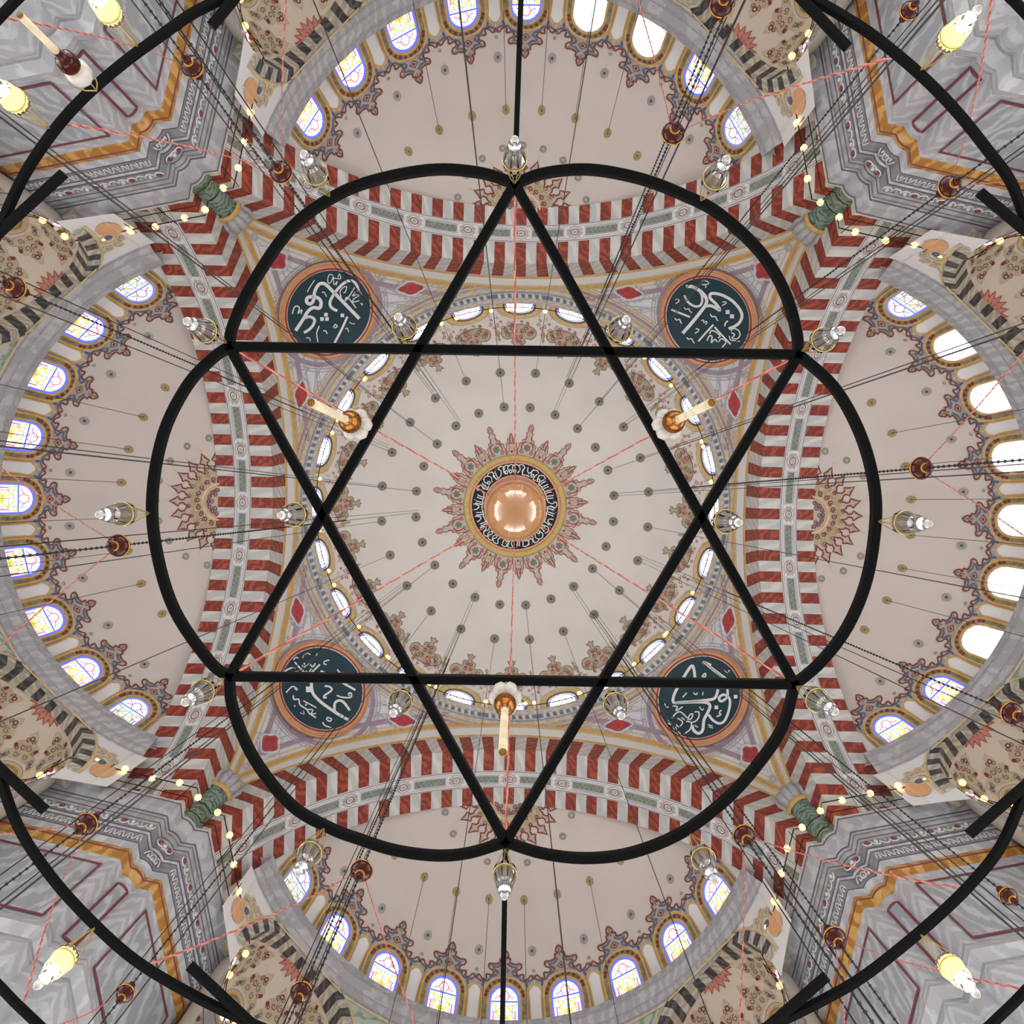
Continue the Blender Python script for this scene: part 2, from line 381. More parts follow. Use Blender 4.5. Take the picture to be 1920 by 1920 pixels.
# rosettes of the two rings
def rosette_mesh(fn, r, mats, cx=0, cy=0, lobes=14):
    m = MB(); n = lobes*2
    m.fan(fn, (cx, cy), [(cx+r*(1 if i % 2 else .86)*math.cos(TAU*i/n), cy+r*(1 if i % 2 else .86)*math.sin(TAU*i/n)) for i in range(n)], 0, .02)
    m.ring(fn, cx, cy, r*.66, r*.72, 14, 1, .03)
    for i in range(8): m.stroke(fn, [(cx+r*.36*math.cos(TAU*i/8), cy+r*.36*math.sin(TAU*i/8)), (cx+r*.66*math.cos(TAU*i/8), cy+r*.66*math.sin(TAU*i/8))], r*.07, 1, .03)
    m.disc(fn, cx, cy, r*.30, 8, 2, .035)
    return m.mesh('rosette', mats)
for rr in (187, 252):
    me = rosette_mesh(lambda x, y, off=0, rr=rr: domepolar(0)(x, rr+y, off), 9.5, ['rosette_grey', 'olive_dark', 'line_dark'])
    for k in range(24): inst('rosette', me, domeo, Rz(rad(7.5+15*k)))
# windows of the dome, flower sprays above them
def arch_pts(wd, h0, h1, n=8):
    c = h1-wd
    return [(wd, h0), (wd, c)]+[(wd*math.cos(PI*i/n), c+wd*math.sin(PI*i/n)) for i in range(1, n)]+[(-wd, c), (-wd, h0)]
def dwin(s, h, off=0):                            # metres across, metres up from the spring
    th = h/RD; R = RD-off; a = s/(RD*math.cos(th))
    return Vector((R*math.cos(th)*math.cos(a), R*math.cos(th)*math.sin(a), ZD+R*math.sin(th)))
m = MB(); m.stroke(dwin, arch_pts(1.12, .0, 2.95), .30, 0, .10); m.stroke(dwin, arch_pts(.92, .0, 2.7), .14, 1, .12); m.stroke(dwin, arch_pts(1.30, .0, 3.2), .08, 2, .12)
dwf = m.mesh('window', ['gold_pale', 'olive_dark', 'gold_paint'])
m = MB(); m.fill(dwin, arch_pts(.86, .05, 2.6), 0, .05)
m.stroke(dwin, arch_pts(.80, .1, 2.52), .10, 1, .06); m.stroke(dwin, [(-.8, 1.6), (.8, 1.6)], .08, 1, .06)
for i in range(4): m.stroke(dwin, [(-.55+.36*i, .2), (-.55+.36*i, 2.1)], .05, 2, .06)
for i in range(4): m.stroke(dwin, [(-.75, .4+.5*i), (.75, .4+.5*i)], .05, 2, .06)
for sx in (-.4, 0, .4): m.disc(dwin, sx, 1.1, .13, 6, 3, .065)
dwp = m.mesh('pane', ['dome_white', 'glass_blue', 'glass_lead', 'glass_red'])
def spray():
    m = MB(); fn = domepolar(0); R = random.Random(5)
    q = [(0, 289), (3.5, 293), (7, 291), (6, 296), (3, 298), (4, 303), (9, 304), (13, 308), (11, 313), (15, 316), (22, 314), (29, 318), (33, 325), (31, 333), (24, 337), (16, 340), (0, 342)]
    out = [(x, y) for x, y in q]+[(-x, y) for x, y in reversed(q[1:-1])]
    m.fill(fn, out, 0, .02); m.stroke(fn, out, 1.1, 1, .03, closed=True, sm=2)
    for sx in (-1, 1):
        for cx, cy, r in ((5, 318, 5), (7, 329, 6), (20, 324, 6), (25, 330, 5), (13, 334, 5), (4, 309, 4)):
            m.stroke(fn, [(sx*x, y) for x, y in spiral(cx, cy, r, R.uniform(0, 6), 1.4)], 1.2, R.choice((1, 1, 3)), .035)
            m.disc(fn, sx*cx+R.uniform(-2, 2), cy+R.uniform(-2, 2), 1.4, 6, 3, .04)
    for i in range(26):                            # red tendrils down to the window
        x, y = R.uniform(-44, 44), R.uniform(336, 362)
        if abs(x) < 30 and y > 347: continue
        m.stroke(fn, spiral(x, y, R.uniform(2.5, 4.5), R.uniform(0, 6), 1.1, 9), 1.1, R.choice((3, 3, 4)), .03)
    m.fan(fn, (46, 319), [(46, 309), (49, 314), (47.5, 318), (51, 325), (46, 334), (41, 325), (44.5, 318), (43, 314)], 5, .02)
    return m.mesh('painted_spray', ['flower_beige', 'olive_dark', 'ornament_beige', 'medal_red', 'flower_beige', 'olive'])
sp = spray()
for k in range(24):
    wn = inst('window', dwf, domeo, Rz(rad(15*k))); inst('pane', dwp, wn)
    inst('painted_spray', sp, domeo, Rz(rad(15*k)))

# ---- pendentives
RS, ZS = math.sqrt(313), 22.1
def pend(ox, oy, off=0):
    q = (ox*ox+oy*oy)/(F*F)+1; R = RS-off
    s = (ZS+math.sqrt(max(0, ZS*ZS-q*(ZS*ZS-R*R))))/q
    return Vector((ox*s/F, oy*s/F, s))
m = MB(); rows = []
for i in range(41):
    t = i/40; row = []
    for j in range(97):
        a = rad(90*j/96); r1 = 12.0/max(math.cos(a), math.sin(a)); r = 12+(r1-12)*t
        row.append((r*math.cos(a), r*math.sin(a), ZS+math.sqrt(313-r*r)))
    rows.append(row)
m.quadgrid(rows); pendme = m.mesh('pendentive', 'pend_white', True)
def pend_paint():
    m = MB()
    # border lines: follow the two arches and the dome ring
    def edge(d, a0, a1, n=40):
        out = []
        for i in range(n+1):
            v = a0+(a1-a0)*i/n; z = ZS+math.sqrt(max(.01, RS**2-(12-d)**2-v*v)); out.append(((12-d)*F/z, v*F/z))
        return out
    for d, wd, mi in ((.10, 5, 2), (.27, 2.0, 4), (.52, 9, 1), (.82, 1.4, 3)):
        e = edge(d, 2.5 if d < .4 else 3.4, 11.98-d)
        c = e+[(y, x) for x, y in reversed(e)]
        m.stroke(pend, c, wd, mi, .03)
    for r, wd, mi in ((416, 3, 4), (421, 4.5, 1), (427, 2.5, 2), (432, 1.4, 3)):
        m.stroke(pend, [(r*math.cos(rad(11+68*i/40)), r*math.sin(rad(11+68*i/40))) for i in range(41)], wd, mi, .03)
    # ring around the roundel
    cx = cy = 357
    def rd(a, rr): # ellipse seen from the floor: longer along the tangent
        t, n = rr*math.cos(a), rr*.86*math.sin(a); return (cx+(-t+n)*.7071, cy+(t+n)*.7071)
    for rr, wd, mi in ((104, 9, 1), (113, 1.6, 3), (119, 1.6, 3)):
        m.stroke(pend, [rd(TAU*i/64, rr) for i in range(64)], wd, mi, .03, closed=True)
    for i in range(24):
        x, y = rd(TAU*i/24, 116); m.disc(pend, x, y, 2.2, 6, 3 if i % 3 else 0, .035)
    # red cartouches with grey scrolls round them
    def cart(x, y, a, lx, ly, rn):
        ca, sa = math.cos(a), math.sin(a)
        g = lambda u, v: (x+u*ca-v*sa, y+u*sa+v*ca)
        sh = [g(lx*math.cos(TAU*i/20)*(1+.13*math.cos(4*TAU*i/20)), ly*math.sin(TAU*i/20)*(1+.13*math.cos(4*TAU*i/20))) for i in range(20)]
        m.fill(pend, sh, 5, .045); m.stroke(pend, [g(lx*1.2*math.cos(TAU*i/20)*(1+.13*math.cos(4*TAU*i/20)), ly*1.22*math.sin(TAU*i/20)*(1+.13*math.cos(4*TAU*i/20))) for i in range(20)], 2.0, 0, .035, closed=True)
        for i in range(16):
            b = TAU*i/16; u, v = lx*1.5*math.cos(b), ly*1.55*math.sin(b); px, py = g(u, v)
            m.stroke(pend, spiral(px, py, rn.uniform(3, 5), rn.uniform(0, 6), 1.1, 8), 1.2, rn.choice((3, 3, 1)), .035)
        for sx in (-1, 1):
            m.stroke(pend, [g(sx*lx*1.7, 0), g(sx*lx*2.2, 4), g(sx*lx*2.6, -3), g(sx*lx*3.1, 0)], 1.3, 3, .035, sm=3)
            m.stroke(pend, [g(0, sx*ly*1.8), g(4, sx*ly*2.2), g(-3, sx*ly*2.6)], 1.3, 3, .035, sm=3)
    rn = random.Random(2)
    cart(453, 453, PI/4, 16, 15, rn); cart(203, 405, -.12, 21, 10, rn); cart(405, 203, PI/2+.12, 21, 10, rn)
    # small circles, link chains and corner outlines
    for x, y in ((300, 415), (415, 300), (398, 478), (478, 398), (258, 425), (425, 258), (497, 497), (180, 405), (405, 180)):
        m.ring(pend, x, y, 3.4, 5.2, 12, 3, .035); m.ring(pend, x, y, 7, 8, 12, 3, .035)
    for e in (edge(1.35, 3.2, 10.6), edge(1.22, 3.2, 10.8)):
        for c in (e, [(y, x) for x, y in e]): m.stroke(pend, c, 1.2, 3, .03)
    e = edge(1.28, 4, 10.6, 26)
    for c in (e, [(y, x) for x, y in e]):
        for x, y in c[::2]: m.disc(pend, x, y, 2.0, 5, 3, .035)
    for sx, sy in ((0, 0), (1, 0)):
        for pts in ([(330, 300), (300, 330), (268, 352), (262, 385)], [(290, 318), (250, 372), (205, 372)], [(195, 382), (240, 378)]):
            c = [(y, x) if sx else (x, y) for x, y in pts]; m.stroke(pend, c, 1.2, 3, .03, sm=4)
    return m.mesh('painted_border', ['plaster_white', 'pend_purple', 'gold_paint', 'pend_grey', 'gold_pale', 'medal_red'])
pp = pend_paint()
# the corner bracket: green half column under a carved grey scallop
mg = MB(); mg.lathe([(.02, 23.03), (.60, 23.03), (.62, 23.2), (.58, 23.4), (.60, 25.5), (.68, 25.6), (.68, 25.75), (.02, 25.75)], 20, (12.0, 12.0, 0)); gcol = mg.mesh('green_column', 'green_marble', True)
mg = MB(); mg.lathe([(.69, 25.55), (.76, 25.62), (.76, 25.78), (.69, 25.85)], 20, (12.0, 12.0, 0)); gband = mg.mesh('gold_collar', 'gold_paint', True)
mg = MB()
for i in range(7):
    a = PI*1.25+(i-3)*.42
    mg.tube([(12+r*math.cos(a), 12+r*math.sin(a), z) for r, z in ((.60, 25.85), (.74, 26.2), (.70, 26.6), (.45, 26.95))], [.17, .2, .2, .13], 7)
mg.ball((11.95, 11.95, 26.35), .66, 14, 8, 0, 1.0)
gcap = mg.mesh('carved_scallop', 'ornament_grey', True)
for k in range(4):
    po = inst('pendentive', pendme, None, QM(k), kind='structure', label='curved white pendentive with purple and gold painted border at the %s corner' % CORN[k], cat='pendentive')
    inst('painted_border', pp, po); inst('green_column', gcol, po); inst('gold_collar', gband, po); inst('carved_scallop', gcap, po)

# ---- main arches: red and white voussoirs, inlaid band under the soffit
AZ, AR = 20.1, 11.5; AU0, AU1 = 12.0, 14.75
def arcp(u, r, a): return Vector((u, r*math.sin(a), AZ+r*math.cos(a)))
WV = rad(2.56)
def vous(mw):
    m = MB(); h = WV/2*.99
    m.hexa([arcp(AU0, AR, -h), arcp(AU1, AR, -h), arcp(AU1, AR, h), arcp(AU0, AR, h), arcp(AU0, 13.3, -h), arcp(AU1, 13.3, -h), arcp(AU1, 13.3, h), arcp(AU0, 13.3, h)])
    return m.mesh('voussoir', mw)
vr, vw = vous('red_marble'), vous('white_marble')
def archrot(a): return T(0, 0, AZ) @ Matrix.Rotation(-a, 4, 'X') @ T(0, 0, -AZ)
def soffit(s, u, off=0):                          # s along the arch in metres, u across
    return arcp(u, AR-off, s/AR)
m = MB()
for i in range(76):
    a0, a1 = rad(-76+2*i), rad(-74+2*i)
    m.hexa([arcp(13.04, AR-.05, a0), arcp(13.87, AR-.05, a0), arcp(13.87, AR-.05, a1), arcp(13.04, AR-.05, a1), arcp(13.04, AR+.1, a0), arcp(13.87, AR+.1, a0), arcp(13.87, AR+.1, a1), arcp(13.04, AR+.1, a1)])
for u, wd in ((13.08, .05), (13.83, .05), (13.17, .022), (13.74, .022)):
    m.stroke(soffit, [(AR*rad(-76+2*i), u) for i in range(77)], wd, 1, .06)
bandme = m.mesh('inlaid_band', ['plaster_white', 'line_grey'])
STEP = rad(13.1)
m = MB(); L = AR*STEP
fn = lambda x, y, off=0: soffit(x+L/2, 13.455+y, off)
m.fill(fn, [(-.78, -.15), (.78, -.15), (.78, .15), (-.78, .15)], 0, .075)
m.stroke(fn, [(-.84, -.2), (.84, -.2), (.84, .2), (-.84, .2)], .03, 1, .07, closed=True)
m.stroke(fn, [(-.78+.12*i, .1*(-1)**i) for i in range(14)], .025, 2, .085)
for sx in (-1, 1):
    m.stroke(fn, [(sx*.98+x, y) for x, y in spiral(0, .07, .08, 0, 1.1, 8)], .022, 1, .08); m.stroke(fn, [(sx*.98+x, y) for x, y in spiral(0, -.07, .08, 0, 1.1, 8, -1)], .022, 1, .08)
panme = m.mesh('inlay_panel', ['inlay_green', 'line_grey', 'ornament_grey'])
m = MB(); fn = lambda x, y, off=0: soffit(x, 13.455+y, off)
m.ring(fn, 0, 0, .25, .28, 18, 1, .075); m.ring(fn, 0, 0, .17, .215, 18, 2, .075, .78)
m.fan(fn, (0, 0), [(.15, 0), (0, .09), (-.15, 0), (0, -.09)], 3, .08); m.ring(fn, 0, 0, .29, .36, 18, 0, .07)
ovme = m.mesh('oval_medallion', ['ornament_pale', 'line_grey', 'maroon_line', 'ornament_grey'])
m = MB(); n = 60
rowA = []; rowB = []; g1 = []; g2 = []; g3 = []
for i in range(n+1):
    v = -12+24*i/n; zl = AZ+math.sqrt(max(0, 13.26**2-v*v)); zh = ZS+math.sqrt(169-v*v)
    rowA.append((11.99, v, zl)); rowB.append((11.99, v, zh)); g1.append((11.96, v, zl+.10)); g2.append((11.97, v, zh-.06)); g3.append((11.96, v, zh-.34))
m.quadgrid([rowA, rowB], 0); m.quadgrid([[arcp(u, 13.29, rad(-78+4*i)) for i in range(40)] for u in (11.99, 14.75)], 0); m.tube(g1, .05, 6, 1); m.tube(g2, .075, 6, 1); m.tube(g3, .03, 6, 2); spme = m.mesh('spandrel', ['spandrel_white', 'gold_paint', 'gold_pale'])
# side wall of the arch above the semidome (closes the back)
for k in range(4):
    ro = inst('spandrel_arch', spme, None, QM(k), kind='structure', label='great striped arch carrying the dome on the %s side of the picture' % SIDE[k], cat='arch')
    for i in range(-29, 30):
        o = inst('voussoir', vr if i % 2 == 0 else vw, ro, archrot(i*WV))
        o.location.x += random.uniform(-.008, .008)
    inst('inlaid_band', bandme, ro)
    for i in range(-6, 6):
        if i > -6: inst('oval_medallion', ovme, ro, archrot(i*STEP))
        inst('inlay_panel', panme, ro, archrot(i*STEP))

# ---- semidomes
SU, SR, SZ, SB = 10.6, 10.7, 25.7, 6.4
def sd(phi, t, off=0):                            # local to the semidome axis
    return Vector(((SR-off)*math.cos(t)*math.cos(phi), (SR-off)*math.cos(t)*math.sin(phi), (SB-off)*math.sin(t)))
def sray(ox, oy, off=0):                          # through a point seen from the middle of the floor
    A, B = SR-off, SB-off; dx, dy, dz = ox/F, oy/F, 1.0
    a = (dx*dx+dy*dy)/A/A+1/B/B; b = -2*(dx*SU/A/A+SZ/B/B); c = SU*SU/A/A+SZ*SZ/B/B-1
    s = (-b+math.sqrt(max(0, b*b-4*a*c)))/(2*a); return Vector((dx*s-SU, dy*s, s-SZ))
def swin(s, h, off=0):
    h = h-.17 if h < 2.4 else 2.23+(h-2.4)*.72 if h < 4.2 else h; t = h/7.0; return sd(s/(SR*math.cos(t)), t, off)
PITCH = rad(14.6)
m = MB(); P = []; NT, NP = 34, 72
idx = {}
for i in range(NT+1):
    for j in range(NP+1):
        t = rad(90*i/NT); ph = rad(-90+180*j/NP); idx[i, j] = len(m.v); m.v.append(tuple(sd(ph, min(t, rad(89.9)))))
for i in range(NT):
    for j in range(NP):
        q = [idx[i, j], idx[i, j+1], idx[i+1, j+1], idx[i+1, j]]
        if max(m.v[z][0] for z in q)+SU > 14.3: m.f.append(tuple(q)); m.m.append(0)
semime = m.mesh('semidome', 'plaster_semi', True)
# window
def win_mesh(pre):
    m = MB(); fn = swin
    m.fill(fn, arch_pts(.66, .22, 2.28), 0, .05)
    m.stroke(fn, arch_pts(.62, .24, 2.24), .10, 1, .06); m.stroke(fn, [(-.62, .26), (.62, .26)], .12, 1, .06); m.stroke(fn, [(-.6, 1.58), (.6, 1.58)], .075, 1, .062)
    for x in (-.36, 0, .36): m.stroke(fn, [(x, .3), (x, 1.55)], .028, 4, .06)
    for y in (.55, .85, 1.15, 1.4): m.stroke(fn, [(-.56, y), (.56, y)], .028, 4, .06)
    for sx in (-1, 1):
        m.stroke(fn, [(sx*.46, .5), (sx*.46, 1.15)], .05, 3, .063); m.stroke(fn, [(sx*.40, .5), (sx*.52, .5)], .04, 3, .063); m.stroke(fn, [(sx*.40, 1.15), (sx*.52, 1.15)], .04, 3, .063)
        m.stroke(fn, [(sx*.05, .4), (sx*.3, .62), (sx*.12, .85), (sx*.34, 1.1), (sx*.1, 1.38)], .09, 2, .066, sm=3)
        m.disc(fn, sx*.5, 1.45, .09, 6, 2, .066)
        m.stroke(fn, [(sx*.10, 1.62), (sx*.2, 1.82), (sx*.42, 1.72)], .045, 3, .063); m.stroke(fn, [(sx*.2, 1.82), (sx*.13, 2.0), (0, 2.05)], .045, 3, .063); m.stroke(fn, [(sx*.2, 1.82), (sx*.42, 2.0)], .03, 4, .063)
    m.disc(fn, 0, .9, .15, 8, 2, .066)
    return m.mesh('pane', [pre+'_white', pre+'_blue', pre+'_yellow', pre+'_red', pre+'_lead'])
panes = {p: win_mesh(p) for p in ('glass', 'sun', 'pale')}
m = MB(); m.stroke(swin, arch_pts(.71, .0, 2.34), .10, 1, .10); m.stroke(swin, arch_pts(.84, .0, 2.48), .18, 0, .08); m.stroke(swin, arch_pts(.97, .0, 2.63), .09, 1, .10)
for i in range(13):
    c = catmull(arch_pts(.84, .05, 2.48), 4); x, y = c[min(len(c)-1, 3+i*(len(c)-6)//12)]; m.disc(swin, x, y, .075, 6, 2, .11)
winframe = m.mesh('window', ['frame_olive', 'gold_paint', 'star_deep_red'])
m = MB(); fn = lambda x, h, off=0: swin(x+SR*PITCH/2*math.cos(h/7.0), h, off)      # panel between two windows
pts = [(.27, .0), (.27, 1.75), (.31, 1.9), (.24, 2.1), (.1, 2.24), (0, 2.27), (-.1, 2.24), (-.24, 2.1), (-.31, 1.9), (-.27, 1.75), (-.27, .0)]
m.fill(fn, pts, 0, .02); m.stroke(fn, pts, .075, 1, .04, sm=2)
slotme = m.mesh('wall_panel', ['plaster_white', 'gold_paint'])
def crest():
    m = MB(); fn = swin
    h = [(0, 4.05), (.16, 3.82), (.10, 3.66), (.24, 3.62), (.22, 3.45), (.42, 3.34), (.66, 3.36), (.74, 3.22), (.66, 3.08), (.54, 3.0), (.50, 2.86), (.60, 2.76), (.78, 2.80), (.84, 2.70), (.80, 2.58), (.90, 2.50), (1.02, 2.56), (1.12, 2.72), (1.22, 2.66), (1.26, 2.50)]
    low = [(1.26, 2.32), (1.06, 2.28), (1.00, 2.0), (.9, 2.3), (.62, 2.62), (.3, 2.72)]
    out = h+low+[(0, 2.76)]+[(-x, y) for x, y in reversed(low)]+[(-x, y) for x, y in reversed(h[1:])]
    m.fill(fn, out, 0, .015, sub=3)
    top = [(-x, y) for x, y in reversed(h[1:])]+h
    m.stroke(fn, top, .062, 1, .035, sm=3); m.stroke(fn, [(x*1.03, y+.06) for x, y in top], .018, 3, .03, sm=3)
    ins = lambda d: [(x*(1-d*.5), 2.6+(y-2.6)*(1-d)) for x, y in h[3:]]
    for sx in (-1, 1):
        m.stroke(fn, [(sx*x, y) for x, y in ins(.22)], .035, 4, .03, sm=3)
        m.stroke(fn, [(sx*.10, 3.42), (sx*.30, 3.22), (sx*.50, 3.20), (sx*.46, 3.06), (sx*.34, 2.98), (sx*.32, 2.86)], .11, 2, .03)
        m.stroke(fn, [(sx*.36, 2.82), (sx*.62, 2.66), (sx*.76, 2.46), (sx*1.04, 2.42), (sx*1.2, 2.52)], .09, 2, .03)
        m.stroke(fn, [(sx*.94, 2.42), (sx*.98, 2.2)], .09, 2, .03)
        m.stroke(fn, [(sx*.30, 3.42), (sx*.58, 3.26), (sx*.44, 2.92), (sx*.70, 2.70)], .025, 3, .04, sm=3)
        m.stroke(fn, [(sx*1.26, 2.9), (sx*1.20, 2.98), (sx*1.26, 3.06)], .03, 3, .03)
        m.disc(fn, sx*.1, 3.72, .06, 6, 1, .04)
    sq = [(0, 3.22), (.19, 3.03), (0, 2.86), (-.19, 3.03)]
    m.fill(fn, sq, 5, .03); m.stroke(fn, sq, .05, 1, .045, closed=True); m.disc(fn, 0, 3.04, .07, 6, 1, .045)
    m.stroke(fn, [(0, 3.5), (0, 3.95)], .04, 3, .04)
    return m.mesh('painted_crest', ['ornament_beige', 'star_deep_red', 'ornament_blue', 'olive_dark', 'ornament_pale', 'ornament_beige'])
crestme = crest()
# half star at the crown of the semidome
def crown_star():
    m = MB(); cx = 553; R = random.Random(4)
    g = lambda r, a: (cx+r*math.cos(a), r*math.sin(a))
    tips = 11; out = []
    for i in range(tips):
        a = rad(-84+168*i/(tips-1)); d = rad(8.2)
        if i: out.append(g(60, a-d))
        out += [g(68, a-d*.62), g(70, a-d*.3), g(77, a-d*.30), g(81, a-d*.80), g(87, a-d*.36), g(97, a), g(87, a+d*.36), g(81, a+d*.80), g(77, a+d*.30), g(70, a+d*.3), g(68, a+d*.62)]
    full = out+[g(60, rad(92)), g(20, rad(92)), g(20, rad(-92)), g(60, rad(-92))]
    m.fill(sray, full, 0, .012, sub=4); m.stroke(sray, out, 2.8, 1, .035)
    for i in range(tips):
        a = rad(-84+168*i/(tips-1)); m.stroke(sray, [g(99, a), g(108, a)], 1.3, 3, .03)
        m.fan(sray, g(84, a), [g(89, a), g(84, a+.035), g(80, a), g(84, a-.035)], 4, .04)
    for i in range(30):
        a = rad(-86+172*(i+.5)/30); r = 44+7*(i % 3)
        x, y = g(r, a); m.stroke(sray, spiral(x, y, 5.6, R.uniform(0, 6), 1.35, 10), 2.1, 2 if i % 3 else 1, .035)
    for i in range(10):
        a = rad(-80+160*i/9); x, y = g(61, a); m.stroke(sray, spiral(x, y, 5, a, 1.2, 10), 1.8, 1, .035)
    m.stroke(sray, [g(34, rad(-92+184*i/24)) for i in range(25)], 3.2, 3, .04)
    for i in range(7):
        a = rad(-72+144*i/6); x, y = g(24, a); m.stroke(sray, spiral(x, y, 5, a+1, 1.3, 10), 2.0, 1, .04)
    for q in (-.9, 0, .9): m.stroke(sray, spiral(*g(17, q), 5, 0, 1.2, 10), 2.0, 5, .04)
    return m.mesh('painted_star', ['star_base', 'star_deep_red', 'olive', 'gold_pale', 'star_base', 'ornament_blue'])
starme = crown_star()
def sheet(s, h, off=0): t = h/7.0; return sd(s/(SR*math.cos(t)), t, off)
rg = rosette_mesh(lambda x, y, off=0: sheet(x, 7.0*rad(27.6)+y, off), .20, ['rosette_grey', 'ornament_grey', 'line_dark'])
ry = rosette_mesh(lambda x, y, off=0: sheet(x, 7.0*rad(42)+y*.95, off), .20, ['rosette_gold', 'olive_dark', 'olive_dark'])
r3 = []
for a in (-78, -58, -38, -18, 0, 18, 38, 58, 78):
    r3.append(rosette_mesh(lambda x, y, off=0: sray(x, y, off), 7.6, ['rosette_grey', 'olive_dark', 'ornament_grey'], 553+(122 if abs(a) < 60 else 116)*math.cos(rad(a)), 122*math.sin(rad(a))))
# cornice of the semidome
m = MB(); a0, a1 = rad(-69), rad(69)
prof = [(10.80, 24.95, 0), (10.72, 25.0, 1), (10.70, 25.05, 0), (10.55, 25.12, 0), (10.52, 25.2, 1), (10.48, 25.22, 0), (10.30, 25.45, 0), (10.28, 25.52, 1), (10.22, 25.54, 0), (10.18, 25.72, 0), (10.9, 25.76, 0)]
for (r0, z0, mi), (r1, z1, _) in zip(prof, prof[1:]): m.lathe([(r0, z0-SZ), (r1, z1-SZ)], 64, mi=mi, a0=a0, a1=a1)
scor = m.mesh('semidome_cornice', ['grey_marble', 'line_grey'])
# wall below it with the openings of the small exedras
EX = 47.0; ER = 2.65; EZ = 22.5; EZC = 25.0-4.75
WR = 10.76
def zarch(phd):
    s = WR*rad(abs(abs(phd)-EX))
    if s < ER+.06: return EZ-.05+math.sqrt((ER+.06)**2-s*s)
    s = WR*rad(abs(phd))
    if s < 4.75: return EZC+math.sqrt(4.75**2-s*s)
    return None
m = MB(); rows = [[], []]
for i in range(281):
    ph = -70+140*i/280; z = zarch(ph); u_, v_ = SU+WR*math.cos(rad(ph)), WR*abs(math.sin(rad(ph))); z = ((23.0*v_/(10.83-(u_-11.84)*.2148)-.06) if abs(ph) > 55 else 12) if z is None else z
    rows[0].append((WR*math.cos(rad(ph)), WR*math.sin(rad(ph)), min(z, 25.0)-SZ)); rows[1].append((WR*math.cos(rad(ph)), WR*math.sin(rad(ph)), 25.05-SZ))
m.quadgrid(rows)
for sg in (-1, 1): m.add([(14.74-SU, sg*a, z-SZ) for a, z in ((9.88, 22.27), (10.2, 22.98), (11.7, 22.98), (11.7, 27), (9.88, 27))], [(0, 1, 2, 3, 4)])
swall = m.mesh('exedra_wall', 'plaster_white')
def wallp(s, z, off=0): a = s/WR; return Vector(((WR-off)*math.cos(a), (WR-off)*math.sin(a), z-SZ))
m = MB(); S0 = WR*rad(EX)
for sg in (-1, 1):
    W = lambda s, z, off=0, sg=sg: wallp(sg*s, z, off)
    m.stroke(W, [(S0+(ER+.52)*math.cos(rad(a)), EZ+(ER+.52)*math.sin(rad(a))) for a in range(0, 181, 6) if EZ+(ER+.52)*math.sin(rad(a)) < 24.95], .09, 0, .03)
    # green spandrel between the openings and gilt scrolls near the great arch
    zc = lambda s: EZC+math.sqrt(max(0, 4.85**2-s*s)) if s < 4.85 else EZC
    tri = [(S0-ER*.62-.55, 24.85), (4.25, 24.85)]+[(s, zc(s)+.15) for s in (4.35, 4.5, 4.65)]+[(5.2, 22.6), (5.5, 22.9), (5.9, 23.8)]
    m.fill(W, tri, 1, .02); m.stroke(W, tri, .08, 0, .04, closed=True)
    bx = WR*rad(64.5)
    m.fan(W, (bx+.35, 23.2), [(bx+.35+.42*math.cos(rad(a)), 23.25+.5*math.sin(rad(a))) for a in range(0, 360, 30)], 2, .03)
    for cx, cz, r in ((bx-.15, 23.7, .33), (bx+.05, 24.15, .26), (bx-.35, 24.2, .2), (bx+.3, 23.95, .2)):
        m.stroke(W, spiral(cx, cz, r, 1.0, 1.4, 12), .09, 0, .03); m.stroke(W, spiral(cx+.07, cz, r*.8, 2.0, 1.2, 12), .05, 4, .035)
    m.disc(W, bx+.05, 23.62, .15, 8, 3, .035)
    m.stroke(W, [(bx-.5, 24.3), (bx-.9, 24.45), (bx-1.3, 24.62)], .06, 4, .03)
swpaint = m.mesh('painted_scrolls', ['gold_pale', 'wall_green', 'roundel_orange', 'ornament_blue', 'ornament_grey'])
RNGW = random.Random(11)
semis = []
for k in range(4):
    mw = QM(k) @ T(SU, 0, SZ)
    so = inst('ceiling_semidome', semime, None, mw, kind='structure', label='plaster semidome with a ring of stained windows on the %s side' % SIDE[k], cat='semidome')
    semis.append(so)
    inst('semidome_cornice', scor, so); inst('exedra_wall', swall, so); inst('painted_scrolls', swpaint, so); inst('painted_star', starme, so)
    for i in range(-4, 5):
        pre = 'sun' if (k == 0 and i not in (3, 4, -4)) else 'glass'
        if (k == 0 and i == -4) or (k == 1 and i == 4) or (k == 2 and i in (4, -4)) or (k == 3 and i == 4): pre = 'pale'
        if k == 3 and i in (1, 2): pre = 'sun'
        wo = inst('window', winframe, so, Rz(i*PITCH)); inst('pane', panes[pre], wo)
        inst('painted_crest', crestme, so, Rz(i*PITCH))
        if i < 4: inst('wall_panel', slotme, so, Rz(i*PITCH)); inst('rosette', rg, so, Rz((i+.5)*PITCH))
    for e in (-1, 1): inst('wall_panel', slotme, so, Rz((4.0 if e > 0 else -5.0)*PITCH))
    for a in (6, 17.5, 29.5, 42): inst('rosette', ry, so, Rz(rad(a))); inst('rosette', ry, so, Rz(rad(-a)))
    for me in r3: inst('rosette', me, so)

